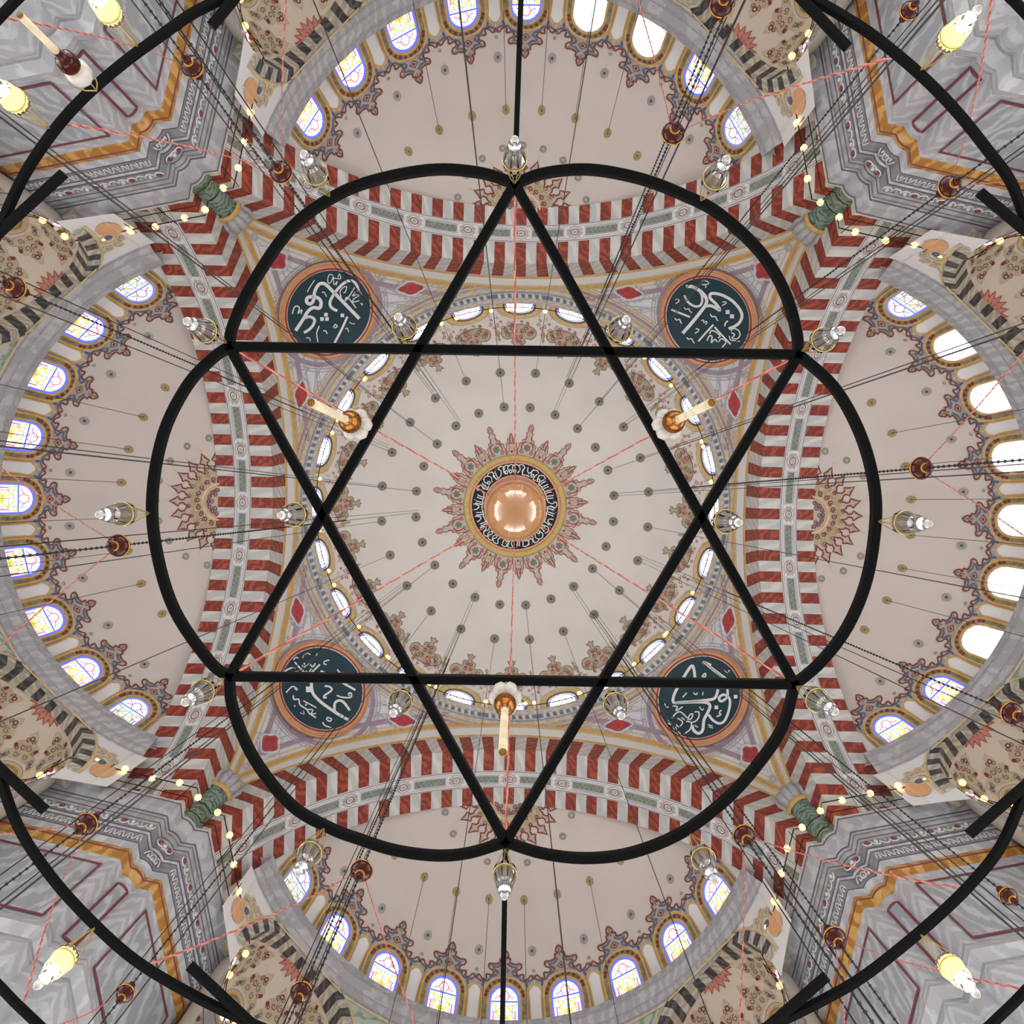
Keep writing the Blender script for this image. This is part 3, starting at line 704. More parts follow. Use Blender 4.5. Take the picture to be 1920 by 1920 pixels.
# ---- exedras: small half domes behind black and white arches
def exframe(x, y, z): return Vector((x, y, z))    # local: x outward from the ring, y along it, z up from the spring
DEP = .65
nv = 27
vb = []
for i in range(nv):
    a0 = PI*i/nv+.0008; a1 = PI*(i+1)/nv-.0008
    def bend(s, z, n):
        ang = s/WR; return Vector(((WR+n)*math.cos(ang)-WR, (WR+n)*math.sin(ang), z))
    m = MB(); p = []
    for r in (ER, ER+.42):
        p += [bend(r*math.cos(a0), r*math.sin(a0), -.07), bend(r*math.cos(a0), r*math.sin(a0), DEP), bend(r*math.cos(a1), r*math.sin(a1), DEP), bend(r*math.cos(a1), r*math.sin(a1), -.07)]
    m.hexa(p); vb.append(m.mesh('voussoir', 'black_marble' if i % 2 else 'ivory_marble'))
EC = .5; EB = 2.75                               # centre of the half dome, its radius
def exd(az, el, off=0):
    R = EB-off; return Vector((EC+R*math.cos(el)*math.cos(az), R*math.cos(el)*math.sin(az), R*math.sin(el)))
m = MB(); m.quadgrid([[exd(rad(-105+210*j/40), rad(90*i/14)) for j in range(41)] for i in range(15)])
m.quadgrid([[Vector((EC+EB*math.cos(rad(-105+210*j/40)), EB*math.sin(rad(-105+210*j/40)), z)) for j in range(41)] for z in (-12, 0)])
exme = m.mesh('exedra', 'plaster_warm', True)
m = MB()
LR = 2.28
prof = [(LR, .55, 0), (LR, .42, 1), (LR+.02, .38, 0), (LR+.14, .22, 0), (LR+.2, .0, 1), (LR+.22, -.05, 0), (LR+.26, -.18, 2), (LR+.30, -.48, 0), (LR+.34, -.55, 1), (LR+.36, -.6, 2), (LR+.40, -.95, 0), (LR+.46, -1.1, 0)]
top = [(EB, .55), (LR, .55)]
for (r0, z0, mi), (r1, z1, _) in zip(prof, prof[1:]): m.lathe([(r0, z0), (r1, z1)], 40, (EC, 0, 0), mi, rad(-84), rad(84))
m.lathe(top, 40, (EC, 0, 0), 0, rad(-84), rad(84))
for i in range(30):
    a = rad(-105+210*i/29); c, s = math.cos(a), math.sin(a)
    m.ball((EC+(LR+.24)*c, (LR+.24)*s, -.32), .085, 6, 4, 3 if i % 3 == 0 else 4)
excor = m.mesh('exedra_cornice', ['grey_marble', 'line_dark', 'ornament_grey', 'cabochon_red', 'scallop'])
def exw(A, x, y, off=0): el = .50+y/EB; return exd(A+x/(EB*math.cos(el)), el, off)
m = MB(); f0 = lambda x, y, off=0: exw(0, x, y, off)
m.ring(f0, 0, 0, .36, .44, 24, 1, .05); m.ring(f0, 0, 0, .44, .54, 24, 2, .04); m.ring(f0, 0, 0, .54, .60, 24, 1, .05); m.ring(f0, 0, 0, .66, .69, 24, 3, .03)
exwf = m.mesh('round_window', ['olive', 'gold_paint', 'frame_olive', 'line_grey'])
m = MB(); m.disc(f0, 0, 0, .37, 18, 0, .03); m.ring(f0, 0, 0, .31, .36, 18, 1, .04)
for i in range(6): m.stroke(f0, [(0, 0), (.33*math.cos(TAU*i/6), .33*math.sin(TAU*i/6))], .05, 2, .045)
m.ring(f0, 0, 0, .12, .17, 12, 2, .045)
exwp = m.mesh('pane', ['glass_white', 'glass_lead', 'glass_red'])
def exorn():
    m = MB(); R = random.Random(9)
    q = [(0, 1.95), (.16, 1.75), (.2, 1.5), (.42, 1.38), (.5, 1.2), (.42, 1.05), (.62, .92), (.75, .72), (.72, .5), (.6, .42)]
    m.fill(f0, q+[(.4, .72), (0, .78), (-.4, .72)]+[(-x, y) for x, y in reversed(q[1:])], 0, .02)
    for sx in (-1, 1):
        for cx, cy, r in ((.12, 1.55, .1), (.14, 1.25, .13), (.34, 1.12, .1), (.2, .95, .12), (.5, .8, .1), (.62, .6, .09)):
            m.stroke(f0, [(sx*x, y) for x, y in spiral(cx, cy, r, R.uniform(0, 6), 1.2, 9)], .03, R.choice((1, 1, 2)), .035)
        m.disc(f0, sx*.42, 1.2, .085, 6, 2, .04); m.disc(f0, sx*.55, .72, .07, 6, 3, .04)
    m.disc(f0, 0, 1.62, .10, 7, 2, .04); m.disc(f0, 0, 1.62, .05, 6, 0, .045)
    return m.mesh('painted_spray', ['flower_beige', 'olive_dark', 'star_deep_red', 'ornament_blue'])
exsp = exorn()
m = MB(); f1 = lambda x, y, off=0: exd(x, y, off)
for i in range(9):
    a = rad(-84+168*i/8); h = .13 if i % 2 else .09
    m.fan(f1, (0, rad(84)), [(a-.12, 0), (a, 0), (a+.12, 0)], 0, .02) if False else None
def topd(x, y, off=0):
    R = EB-off; return Vector((EC+x, y, math.sqrt(max(.01, R*R-x*x-y*y))))
pts = []
for i in range(19):
    a = rad(-90+10*i); r = .85 if i % 2 else .6; pts.append((-.15+r*math.cos(a), r*math.sin(a)))
m = MB(); m.fan(topd, (-.15, 0), pts, 0, .03); m.stroke(topd, pts, .05, 1, .045)
for i in range(9):
    a = rad(-80+20*i); m.stroke(topd, spiral(-.15+.4*math.cos(a), .4*math.sin(a), .1, a, 1.2, 8), .035, 1, .05)
extop = m.mesh('painted_star', ['rose_band', 'medal_red'])
m = MB()
def lun(x, y, off=0): a = x/EB; return Vector((EC+(EB-off)*math.cos(a), (EB-off)*math.sin(a), y))
for A in (-1.9, 0, 1.9):
    P = [(A+1.05*math.cos(rad(t)), -3.6+1.6*math.sin(rad(t))) for t in range(0, 181, 15)]
    m.fill(lun, P, 0, .03); m.stroke(lun, P, .12, 1, .05)
exlun = m.mesh('green_lunette', ['wall_green', 'roundel_orange'])
m = MB(); CE = 4.75
m.quadgrid([[Vector((CE*math.cos(rad(6*i))*math.cos(rad(-100+200*j/30)), CE*math.cos(rad(6*i))*math.sin(rad(-100+200*j/30)), CE*math.sin(rad(6*i)))) for j in range(31)] for i in range(16)])
m.quadgrid([[Vector((CE*math.cos(rad(-100+200*j/30)), CE*math.sin(rad(-100+200*j/30)), z)) for j in range(31)] for z in (-9, 0)])
cexme = m.mesh('exedra', 'plaster_warm', True)
rails = []
for k in range(4):
    inst('exedra', cexme, None, QM(k) @ T(SU+WR, 0, EZC), kind='structure', label='wide middle half dome of the %s side, mostly outside the view' % SIDE[k], cat='half dome')
    for sg in (-1, 1):
        mw = QM(k) @ T(SU, 0, EZ) @ Rz(rad(sg*EX)) @ T(WR, 0, 0)
        near = {(0, -1): 'right edge near the upper right pier', (0, 1): 'right edge near the lower right pier', (1, -1): 'lower edge near the lower right pier', (1, 1): 'lower edge near the lower left pier',
                (2, -1): 'left edge near the lower left pier', (2, 1): 'left edge near the upper left pier', (3, -1): 'upper edge near the upper left pier', (3, 1): 'upper edge near the upper right pier'}[k, sg]
        eo = inst('exedra', exme, None, mw, kind='structure', label='small cream half dome behind a black and white arch, %s' % near, cat='half dome')
        for me in vb: inst('voussoir', me, eo)
        inst('exedra_cornice', excor, eo); inst('painted_star', extop, eo); inst('green_lunette', exlun, eo)
        for a in (-66, -22, 22, 66):
            wo = inst('round_window', exwf, eo, T(EC, 0, 0) @ Rz(rad(a)) @ T(-EC, 0, 0)); inst('pane', exwp, wo)
            inst('painted_spray', exsp, eo, T(EC, 0, 0) @ Rz(rad(a)) @ T(-EC, 0, 0))
        rails.append((mw, near, k, sg))

# ---- piers
def arcpts(p, q, bulge, n):                       # arc from p to q, bulging toward the hall centre
    p, q = Vector(p), Vector(q); mid = (p+q)/2; d = (q-p); l = d.length/2; R = (l*l+bulge*bulge)/(2*bulge)
    nn = -mid.normalized(); c = mid-nn*(R-bulge); a0 = math.atan2(p.y-c.y, p.x-c.x); a1 = math.atan2(q.y-c.y, q.x-c.x)
    while a1-a0 > PI: a1 -= TAU
    while a1-a0 < -PI: a1 += TAU
    return [(c.x+R*math.cos(a0+(a1-a0)*i/n), c.y+R*math.sin(a0+(a1-a0)*i/n)) for i in range(n+1)]
PLAN = [(10.6, 18.3), (9.84, 16.45), (10.83, 11.84), (11.34, 11.76)]+arcpts((11.34, 11.76), (11.76, 11.34), .085, 6)[1:-1]+[(11.76, 11.34), (11.84, 10.83), (16.45, 9.84), (18.3, 10.6)]
NF1, NF2 = Vector((.978, .21)), Vector((.21, .978))    # normals of the two long faces, away from the hall
def inset(path, d):                               # the plan moved back by d: the corner slides along the diagonal
    off = len(path)-len(PLAN); out = []
    lo = 0 if off == 0 else 1; n = len(path)
    for i, (x, y) in enumerate(path):
        k = i+lo
        if k <= 1: out.append((x+NF1.x*d, y+NF1.y*d))
        elif k >= len(PLAN)-2: out.append((x+NF2.x*d, y+NF2.y*d))
        else: out.append((x+.842*d, y+.842*d))
    return out
def sweep(m, path, prof):
    for (d0, z0, mi), (d1, z1, _) in zip(prof, prof[1:]):
        m.quadgrid([[(x, y, z0) for x, y in inset(path, d0)], [(x, y, z1) for x, y in inset(path, d1)]], mi)
CORP = [(2.2, 23.02, 0), (.0, 23.02, 3), (.0, 22.90, 1), (.03, 22.87, 0), (.05, 22.80, 0), (.16, 22.62, 0), (.30, 22.50, 1), (.33, 22.46, 0), (.36, 22.40, 4), (.38, 22.34, 0), (.42, 22.20, 1), (.44, 22.17, 0), (.47, 22.10, 6),
        (.50, 21.74, 1), (.53, 21.70, 3), (.56, 21.62, 1), (.58, 21.59, 6), (.62, 21.20, 1), (.64, 21.17, 3), (.70, 20.98, 3), (.72, 20.90, 2), (.66, 20.84, 2), (.66, 20.72, 5), (.70, 20.70, 2), (.80, 20.52, 2), (.84, 20.50, 3), (.86, 20.38, 3)]
m = MB(); sweep(m, PLAN, CORP); corme = m.mesh('pier_cornice', ['grey_marble', 'line_dark', 'ochre_stone', 'pale_marble', 'ornament_dark', 'maroon_line', 'band_ground'])
SH = .86
LOWP = [(SH, 17.35, 0), (SH-.1, 17.3, 1), (SH-.12, 17.2, 0), (SH-.25, 17.1, 0), (SH-.32, 16.9, 2), (SH-.34, 16.8, 0), (SH-.2, 16.5, 1), (SH-.18, 16.45, 0), (SH-.28, 16.2, 0), (SH-.30, 15.6, 2), (SH-.2, 15.5, 0)]
m = MB(); sweep(m, PLAN, [(SH, 20.4, 0), (SH, 17.3, 0)]); shaftme = m.mesh('pier', 'pale_marble')
m = MB(); sweep(m, PLAN, LOWP); sweep(m, PLAN, [(SH-.2, 15.5, 0), (SH-.2, FLOOR, 0)]); lowme = m.mesh('pier_base', ['pale_marble', 'line_grey', 'ornament_grey'])
# marble panels on the faces and on the round corner
def facepanel(p, q, x0, x1, z0, z1, round_top=False):
    p, q = Vector(p), Vector(q); t = (q-p); L = t.length; t /= L; n = Vector((-t.y, t.x))
    if n.dot(p) > 0: n = -n
    fn = lambda x, z, off=0: Vector((p.x+t.x*x+n.x*off, p.y+t.y*x+n.y*off, z))
    m = MB(); P = [(x0, z0), (L-x1, z0), (L-x1, z1), (x0, z1)]
    m.fill(fn, P, 0, .03); m.stroke(fn, P, .11, 1, .05, closed=True)
    return m.mesh('marble_panel', ['panel_marble', 'maroon_line'])
IN = inset(PLAN, SH)
f1 = facepanel(IN[1], IN[2], .35, .35, 17.55, 20.05); f2 = facepanel(IN[-3], IN[-2], .35, .35, 17.55, 20.05)
cp = IN[3:-3]; acc = [0]
for a, b in zip(cp, cp[1:]): acc.append(acc[-1]+math.dist(a, b))
def cornerfn(x, z, off=0):
    x = max(0, min(acc[-1], x)); j = 0
    while j < len(acc)-2 and acc[j+1] < x: j += 1
    t = (x-acc[j])/(acc[j+1]-acc[j]); a, b = cp[j], cp[j+1]; px, py = a[0]+(b[0]-a[0])*t, a[1]+(b[1]-a[1])*t
    l = math.hypot(px, py); return Vector((px-px/l*off, py-py/l*off, z))
m = MB(); L = acc[-1]; P = [(.09+(L-.18)*i/6, 17.6) for i in range(7)]+[(L-.09-(L-.18)*i/6, 20.12) for i in range(7)]
m.quadgrid([[cornerfn(.09+(L-.18)*i/6, z, .03) for i in range(7)] for z in (17.6, 20.12)], 0); m.stroke(cornerfn, P, .09, 1, .05, closed=True)
cpme = m.mesh('marble_panel', ['panel_marble', 'maroon_line'])
# carved pieces of the cornice: loops with cabochons, and a row of pointed leaves
def along(path, d, step, z):
    P = [Vector(p) for p in inset(path, d)]; out = []
    for a, b in zip(P, P[1:]):
        L = (b-a).length; n = max(1, round(L/step)); t = (b-a)/L
        if L < .12: continue
        for i in range(n): out.append((a+t*(L*(i+.5)/n), math.atan2(t.y, t.x)))
    return out
def piece(kind):
    m = MB()
    if kind == 'leaf':
        m.tube([(-.135, 0, -.15), (-.06, -.02, .10), (0, -.02, .15)], .026, 5); m.tube([(.135, 0, -.15), (.06, -.02, .10), (0, -.02, .15)], .026, 5); m.tube([(0, 0, -.15), (0, -.02, .0)], .035, 5)
        return m.mesh('carved_leaf', 'scallop', True)
    m.tube([(.14*math.cos(rad(a)), -.02, .02-.13*math.sin(rad(a))) for a in range(-20, 201, 20)], .028, 5, 0)
    m.ball((0, -.02, .04), .078, 8, 5, 1)
    return m.mesh('carved_loop', ['scallop', 'cabochon_red' if kind == 'red' else 'cabochon_green' if kind == 'green' else 'scallop'], True)
pm = {q: piece(q) for q in ('leaf', 'red', 'green', 'plain')}
seq = ('red', 'plain', 'green', 'red', 'plain', 'green', 'plain')
core = PLAN[1:-1]
def faces(d, step):
    P = inset(core, d); out = []
    for a, b in ((P[0], P[1]), (P[-2], P[-1])):
        a, b = Vector(a), Vector(b); L = (b-a).length; n = round(L/step); t = (b-a)/L
        out += [(a+t*(L*(i+.5)/n), math.atan2(t.y, t.x)) for i in range(n)]
    c = P[2:-2]; t = (Vector(c[-1])-Vector(c[0])).normalized(); mid = Vector(c[len(c)//2])
    L = (Vector(c[-1])-Vector(c[0])).length
    for f in (-.32, 0, .32): out.append((mid+t*(f*L), math.atan2(t.y, t.x)))
    return out
loops, leaves = faces(.455, .32), faces(.57, .30)
for k in range(4):
    po = inst('pier', shaftme, None, QM(k), kind='structure', label='massive marble pier with carved grey cornice at the %s corner' % CORN[k], cat='pier')
    inst('pier_cornice', corme, po); inst('pier_base', lowme, po)
    for me in (f1, f2, cpme): inst('marble_panel', me, po)
    for i, (p, a) in enumerate(loops):
        q = seq[i % 7] if i < len(loops)-3 else ('red', 'plain', 'red')[i-len(loops)+3]
        inst('carved_loop', pm[q], po, T(p.x, p.y, 21.92) @ Rz(a+PI))
    for p, a in leaves: inst('carved_leaf', pm['leaf'], po, T(p.x, p.y, 21.40) @ Rz(a+PI))

# ================================================================= ROUND CALLIGRAPHY PANELS
S_TL = [([(1390, 1100), (1040, 740), (900, 600), (830, 570), (770, 600), (720, 700), (700, 830), (650, 880), (600, 850), (610, 790), (680, 770), (770, 790), (815, 850), (795, 940), (700, 935), (620, 990), (540, 1120), (435, 1280)], 50),
 ([(550, 1100), (640, 1070), (715, 1110), (700, 1190), (640, 1260), (560, 1310)], 42), ([(1380, 690), (1340, 580), (1260, 530), (1170, 560), (1080, 640), (1010, 730), (950, 850), (970, 930), (1060, 985)], 42),
 ([(1210, 1070), (1120, 1270), (1010, 1480)], 34), ([(720, 520), (640, 640), (610, 700)], 14), ([(385, 1030), (410, 940), (450, 910), (490, 940), (470, 1020), (500, 990), (530, 970), (515, 1030)], 18), ([(830, 710), (860, 700), (900, 770)], 15),
 ([(1000, 450), (940, 440), (915, 520), (930, 570), (970, 540), (1000, 470), (1010, 590), (1060, 540), (1040, 600)], 14), ([(1010, 490), (1110, 500), (1090, 430), (1070, 480)], 14),
 ([(1120, 780), (1100, 700), (1140, 640), (1200, 620), (1180, 700), (1150, 710)], 16), ([(1320, 630), (1240, 760), (1180, 830), (1200, 780), (1260, 830), (1340, 940)], 17), ([(1330, 700), (1290, 760), (1350, 740), (1380, 760), (1310, 800), (1290, 850), (1390, 830)], 16),
 ([(790, 1210), (750, 1320), (770, 1450)], 18), ([(850, 1290), (880, 1280), (910, 1330)], 16), ([(1000, 1230), (1030, 1185), (1060, 1220), (1010, 1240)], 16), ([(1240, 1150), (1280, 1175), (1325, 1175)], 14), ([(1180, 1260), (1210, 1240), (1230, 1300)], 14), ([(590, 1390), (640, 1390), (655, 1440)], 14), ([(1390, 690), (1420, 730), (1430, 770)], 12), ([(1400, 870), (1440, 880), (1420, 900)], 12)]
Q_TL = [(890, 1040, 27), (830, 1105, 27), (905, 1105, 27), (1135, 1050, 27)]
S_TR = [([(610, 460), (700, 460), (800, 510), (880, 580), (920, 660), (900, 740), (820, 850), (700, 1000), (560, 1160)], 50), ([(585, 590), (640, 690), (730, 750), (810, 750), (850, 690), (850, 600), (820, 540)], 34),
 ([(910, 750), (1000, 750), (1120, 815), (1060, 720), (980, 640), (970, 580), (1030, 560), (1160, 590), (1300, 670), (1410, 790), (1450, 900), (1410, 1000), (1330, 1060), (1250, 1090)], 44), ([(390, 805), (670, 915)], 30),
 ([(580, 770), (610, 800), (650, 790), (670, 830), (700, 850)], 16), ([(440, 930), (470, 960), (510, 950), (530, 990), (545, 1015)], 18), ([(975, 870), (1000, 910), (1050, 910), (1070, 950), (1090, 970)], 18), ([(620, 1220), (650, 1250), (690, 1240), (715, 1280), (735, 1310)], 16),
 ([(450, 655), (490, 650), (505, 680), (455, 715)], 15), ([(1150, 690), (1200, 690), (1210, 710), (1150, 745)], 15), ([(755, 1090), (800, 1100), (790, 1130), (740, 1160)], 15), ([(850, 370), (930, 380), (945, 420), (850, 430), (910, 440), (900, 480)], 14),
 ([(840, 970), (870, 960), (880, 1000), (910, 980), (925, 1000), (900, 1030)], 14), ([(1020, 1030), (900, 1160), (795, 1280)], 27), ([(1040, 1065), (1160, 1200), (1280, 1325)], 25), ([(1240, 970), (1200, 1010), (1190, 1055)], 20),
 ([(965, 1170), (990, 1120), (1060, 1140), (1120, 1200), (1090, 1230)], 20), ([(925, 1270), (960, 1200), (1000, 1210), (990, 1300), (1040, 1250), (1080, 1290)], 20), ([(1100, 1290), (1140, 1240), (1210, 1290), (1150, 1370)], 18),
 ([(1290, 1130), (1310, 1090), (1390, 1110), (1420, 1180), (1380, 1240), (1300, 1230), (1340, 1180), (1290, 1150)], 18), ([(1260, 1200), (1280, 1260), (1340, 1270), (1420, 1280)], 16)]
Q_TR = [(1235, 840, 30), (1300, 905, 30)]
S_BL = [([(830, 800), (850, 950), (950, 1070), (1080, 1170), (1230, 1270), (1390, 1360)], 44), ([(1180, 1230), (1180, 1120), (1230, 1070), (1310, 1090), (1410, 1220)], 38), ([(970, 625), (1190, 740), (1490, 910)], 34),
 ([(1030, 850), (1100, 860), (1140, 900), (1090, 950), (1030, 990), (1020, 1025), (1060, 1020)], 28), ([(1210, 990), (1300, 1020), (1420, 1020), (1430, 960), (1390, 960), (1400, 1000)], 22), ([(1220, 600), (1260, 650), (1330, 660), (1360, 700)], 22), ([(1100, 460), (1030, 480), (1020, 515), (1060, 530)], 20),
 ([(580, 490), (640, 560), (770, 690)], 24), ([(960, 525), (790, 690)], 24), ([(780, 690), (860, 690), (900, 650)], 20), ([(690, 540), (740, 570), (720, 500)], 18), ([(560, 460), (600, 420), (640, 440)], 18), ([(760, 560), (800, 520), (850, 560), (890, 510)], 20), ([(750, 620), (780, 660), (830, 590)], 18), ([(700, 430), (720, 380), (780, 360), (820, 390)], 14), ([(920, 360), (900, 400)], 14),
 ([(430, 690), (440, 630), (500, 590), (590, 575)], 24), ([(640, 620), (590, 640), (610, 665)], 12), ([(450, 950), (540, 860), (600, 880), (620, 910), (580, 890)], 20), ([(560, 990), (570, 1050), (640, 1050), (660, 1130), (760, 1200), (800, 1260), (900, 1325)], 22), ([(710, 1070), (905, 1175)], 18), ([(780, 1200), (850, 1210), (830, 1270), (900, 1260)], 18), ([(660, 1250), (720, 1270), (710, 1220)], 12),
 ([(1060, 1320), (1130, 1340), (1110, 1380), (1060, 1350), (1080, 1310)], 20), ([(1000, 1390), (1030, 1440), (1130, 1475)], 20)]
Q_BL = [(790, 900, 42), (750, 1130, 14), (580, 1150, 12)]
S_BR = [([(1020, 330), (1160, 430), (1430, 630)], 44), ([(1020, 320), (1150, 375)], 30), ([(910, 610), (890, 450), (860, 385), (790, 470), (690, 640), (600, 800), (580, 930), (700, 935), (1100, 900), (1210, 860), (1250, 740)], 42),
 ([(600, 945), (900, 930), (1080, 940), (1130, 990), (1100, 1080), (1040, 1200), (1020, 1350), (960, 1400), (890, 1360), (860, 1280)], 44), ([(1390, 740), (1390, 850), (1300, 920), (1265, 870), (1330, 820), (1410, 860), (1430, 950), (1400, 1100), (1340, 1220), (1260, 1250), (1170, 1200), (1110, 1120)], 38),
 ([(1300, 1050), (1270, 1090), (1290, 1120), (1230, 1150)], 22), ([(1345, 450), (1400, 490), (1415, 450)], 20), ([(1010, 540), (1060, 500), (1060, 550), (1010, 550)], 20), ([(720, 860), (780, 790)], 20), ([(880, 790), (920, 820), (940, 790)], 18), ([(1020, 830), (1025, 780)], 16),
 ([(570, 990), (640, 1000), (620, 1060), (720, 1000)], 20), ([(560, 1170), (620, 1100), (690, 1080), (790, 1170)], 20), ([(620, 1270), (670, 1300), (720, 1230), (640, 1170)], 18), ([(700, 1160), (750, 1200)], 18), ([(800, 1180), (830, 1120), (870, 1110), (850, 1180), (790, 1190)], 20), ([(770, 1220), (850, 1240), (830, 1340), (740, 1410)], 20), ([(900, 1080), (960, 1080), (960, 1160), (910, 1220), (860, 1230)], 20),
 ([(450, 950), (470, 1010), (510, 1000)], 16), ([(970, 1000), (1010, 1050), (1035, 1030)], 16), ([(500, 1200), (530, 1240), (490, 1260), (560, 1270), (590, 1330), (630, 1340), (610, 1300)], 14), ([(650, 1370), (690, 1410)], 14), ([(1100, 1270), (1170, 1290)], 16), ([(1110, 1300), (1175, 1320)], 16), ([(900, 1280), (950, 1310)], 16)]
Q_BR = [(1225, 1010, 27), (1515, 850, 27)]
RND = [(1313, 1309, 1190, 1200, S_BR, Q_BR), (602, 1293, 480, 1180, S_BL, Q_BL), (615, 583, 500, 460, S_TL, Q_TL), (1329, 597, 1210, 480, S_TR, Q_TR)]
for k, (cx, cy, ox, oy, ST, SQ) in enumerate(RND):
    inv = QM(k).inverted()
    d = (inv.to_3x3() @ ray(cx, cy)); o0 = inv @ Vector((0, 0, 0))
    e = o0-Vector((0, 0, ZS)); A = d.dot(d); B = 2*e.dot(d); Cc = e.dot(e)-RS*RS
    s = (-B+math.sqrt(B*B-4*A*Cc))/(2*A); ctr = o0+d*s
    nrm = (Vector((0, 0, ZS))-ctr).normalized(); hz = Vector((nrm.x, nrm.y, 0)).normalized(); nrm = (hz*math.sin(rad(54.5))-Vector((0, 0, math.cos(rad(54.5))))).normalized()
    tx = Vector((0, 0, 1)).cross(nrm).normalized(); ty = nrm.cross(tx)
    RR = 2.63; ctr2 = ctr+nrm*.27
    fr = Matrix(((tx.x, ty.x, nrm.x, ctr2.x), (tx.y, ty.y, nrm.y, ctr2.y), (tx.z, ty.z, nrm.z, ctr2.z), (0, 0, 0, 1)))
    mw = QM(k) @ fr; imw = mw.inverted()
    flat = lambda x, y, off=0: Vector((x, y, off))
    def pick(px, py, off=0):
        o_ = imw @ Vector((0, 0, 0)); dd = imw.to_3x3() @ ray(px, py); q = (off-o_.z)/dd.z; return o_+dd*q
    m = MB(); m.lathe([(.01, .02), (2.22, .02), (2.22, -.12), (.01, -.12)], 64)
    where = CORN[k]
    ro = m.obj('calligraphy_roundel', 'teal_ground', None, mw, label='round dark %s panel with white lettering in the %s pendentive' % ('teal' if k in (1, 2) else 'navy', where), cat='roundel', group='calligraphy roundels of the pendentives')
    for r0, r1, mt, zz, nm in ((2.2, 2.25, 'letter_white', .05, 'inner_ring'), (2.245, 2.35, 'roundel_red', .07, 'red_ring'), (2.34, 2.60, 'roundel_orange', .08, 'orange_ring')):
        mm = MB(); mm.lathe([(r0, -.10), (r0, zz), ((r0+r1)/2, zz+.03), (r1, zz-.03), (r1, -.10)], 72)
        mm.obj(nm, mt, ro, smooth=False)
    mm = MB(); mm.lathe([(2.42, .112), (2.435, .125), (2.45, .112)], 72); mm.lathe([(2.51, .105), (2.525, .12), (2.54, .10)], 72); mm.obj('ring_line', 'rose_band', ro)
    m = MB()
    for pts, wd in ST: m.stroke(pick, [(ox+x/8, oy+y/8) for x, y in pts], wd/8, 0, .04, sm=5)
    for x, y, h in SQ: m.fill(pick, [(ox+(x+a*h)/8, oy+(y+b*h)/8) for a, b in ((-1, -1), (1, -1), (1, 1), (-1, 1))], 0, .045)
    m.obj('lettering', 'letter_white', ro, label='white brush lettering')

# ================================================================= LAMP RAILS WITH BULBS
bm_ = MB(); bm_.ball((0, 0, 0), .085, 8, 6); bulbme = bm_.mesh('bulb', 'bulb', True)
bm_ = MB(); bm_.ball((0, 0, 0), .125, 8, 5); bulbbig = bm_.mesh('bulb', 'bulb', True)
def resample(path, step):
    P = [Vector(p) for p in path]; out = [P[0]]; need = step
    for a, b in zip(P, P[1:]):
        L = (b-a).length; pos = 0
        while pos+need <= L: pos += need; out.append(a+(b-a)*(pos/L)); need = step
        need -= (L-pos)
    return out
for k in range(4):
    path = [(x, y) for x, y in inset(PLAN[1:-1], -.28)]
    root = bpy.data.objects.new('lamp_rail', None); C.objects.link(root); root.matrix_local = QM(k)
    tag(root, 'black iron lamp rail with glowing bulbs along the %s pier cornice' % CORN[k], 'lamp rail', 'lamp rails on the pier cornices')
    m = MB(); m.tube([(x, y, 23.62) for x, y in path], .022, 5); m.tube([(x, y, 23.30) for x, y in inset(PLAN[1:-1], -.05)], .018, 5)
    m.obj('rail', 'iron_lamp', root)
    for j, p in enumerate(resample([(x, y, 23.62) for x, y in path], 1.55)):
        m = MB(); l = Vector((p.x, p.y, 0)).normalized(); q = p+l*.5; m.tube([q+Vector((0, 0, -.58)), p+l*.1+Vector((0, 0, -.35)), p, p-l*.10+Vector((0, 0, .12))], .016, 4)
        m.tube([p-l*.3+Vector((0, 0, -.12)), p+l*.1, p+l*.55+Vector((0, 0, .1))], .014, 4)
        m.obj('bracket', 'iron_lamp', root)
    pts = resample([(x, y, 23.62) for x, y in path], 1.05)
    for j, p in enumerate(pts):
        if j == 0: continue
        inst('bulb', bulbbig, root, T(p.x+random.uniform(-.08, .08), p.y+random.uniform(-.08, .08), p.z+.03))
for mw, near, k, sg in rails:
    root = bpy.data.objects.new('lamp_rail', None); C.objects.link(root); root.matrix_local = mw
    tag(root, 'iron lamp rail with bulbs in the half dome, %s' % near, 'lamp rail', 'lamp rails in the half domes')
    P = [(EC+2.15*math.cos(rad(a)), 2.15*math.sin(rad(a)), .95) for a in range(-95, 96, 10)]
    m = MB(); m.tube(P, .02, 5); m.tube([(x, y, .7) for x, y, z in P], .015, 5); m.obj('rail', 'iron_lamp', root)
    for p in P[::2]: m = MB(); m.tube([(p[0], p[1], .5), (p[0], p[1], 1.0)], .014, 4); m.obj('bracket', 'iron_lamp', root)
    for p in resample(P, 1.0)[1:]: inst('bulb', bulbbig, root, T(*p))
root = bpy.data.objects.new('lamp_rail', None); C.objects.link(root); root.matrix_local = BM
tag(root, 'ring of gold bulbs on an iron rail around the foot of the main dome', 'lamp rail')
m = MB(); m.tube([(11.32*math.cos(rad(3*i)), 11.32*math.sin(rad(3*i)), 36.35) for i in range(120)], .025, 5, closed=True); m.obj('rail', 'iron_lamp', root)
m = MB(); m.tube([(11.6, 0, 35.95), (11.32, 0, 36.35)], .018, 4); brme = m.mesh('bracket', 'iron_lamp')
for i in range(48): inst('bracket', brme, root, Rz(rad(7.5*i)))
R = random.Random(8)
for i in range(24):
    for j in ((0, 1) if i % 3 else (0,)):
        a = rad(15*i+7.5+j*3.4+R.uniform(-2, 2)); inst('bulb', bulbbig, root, T(11.25*math.cos(a), 11.25*math.sin(a), 36.45))

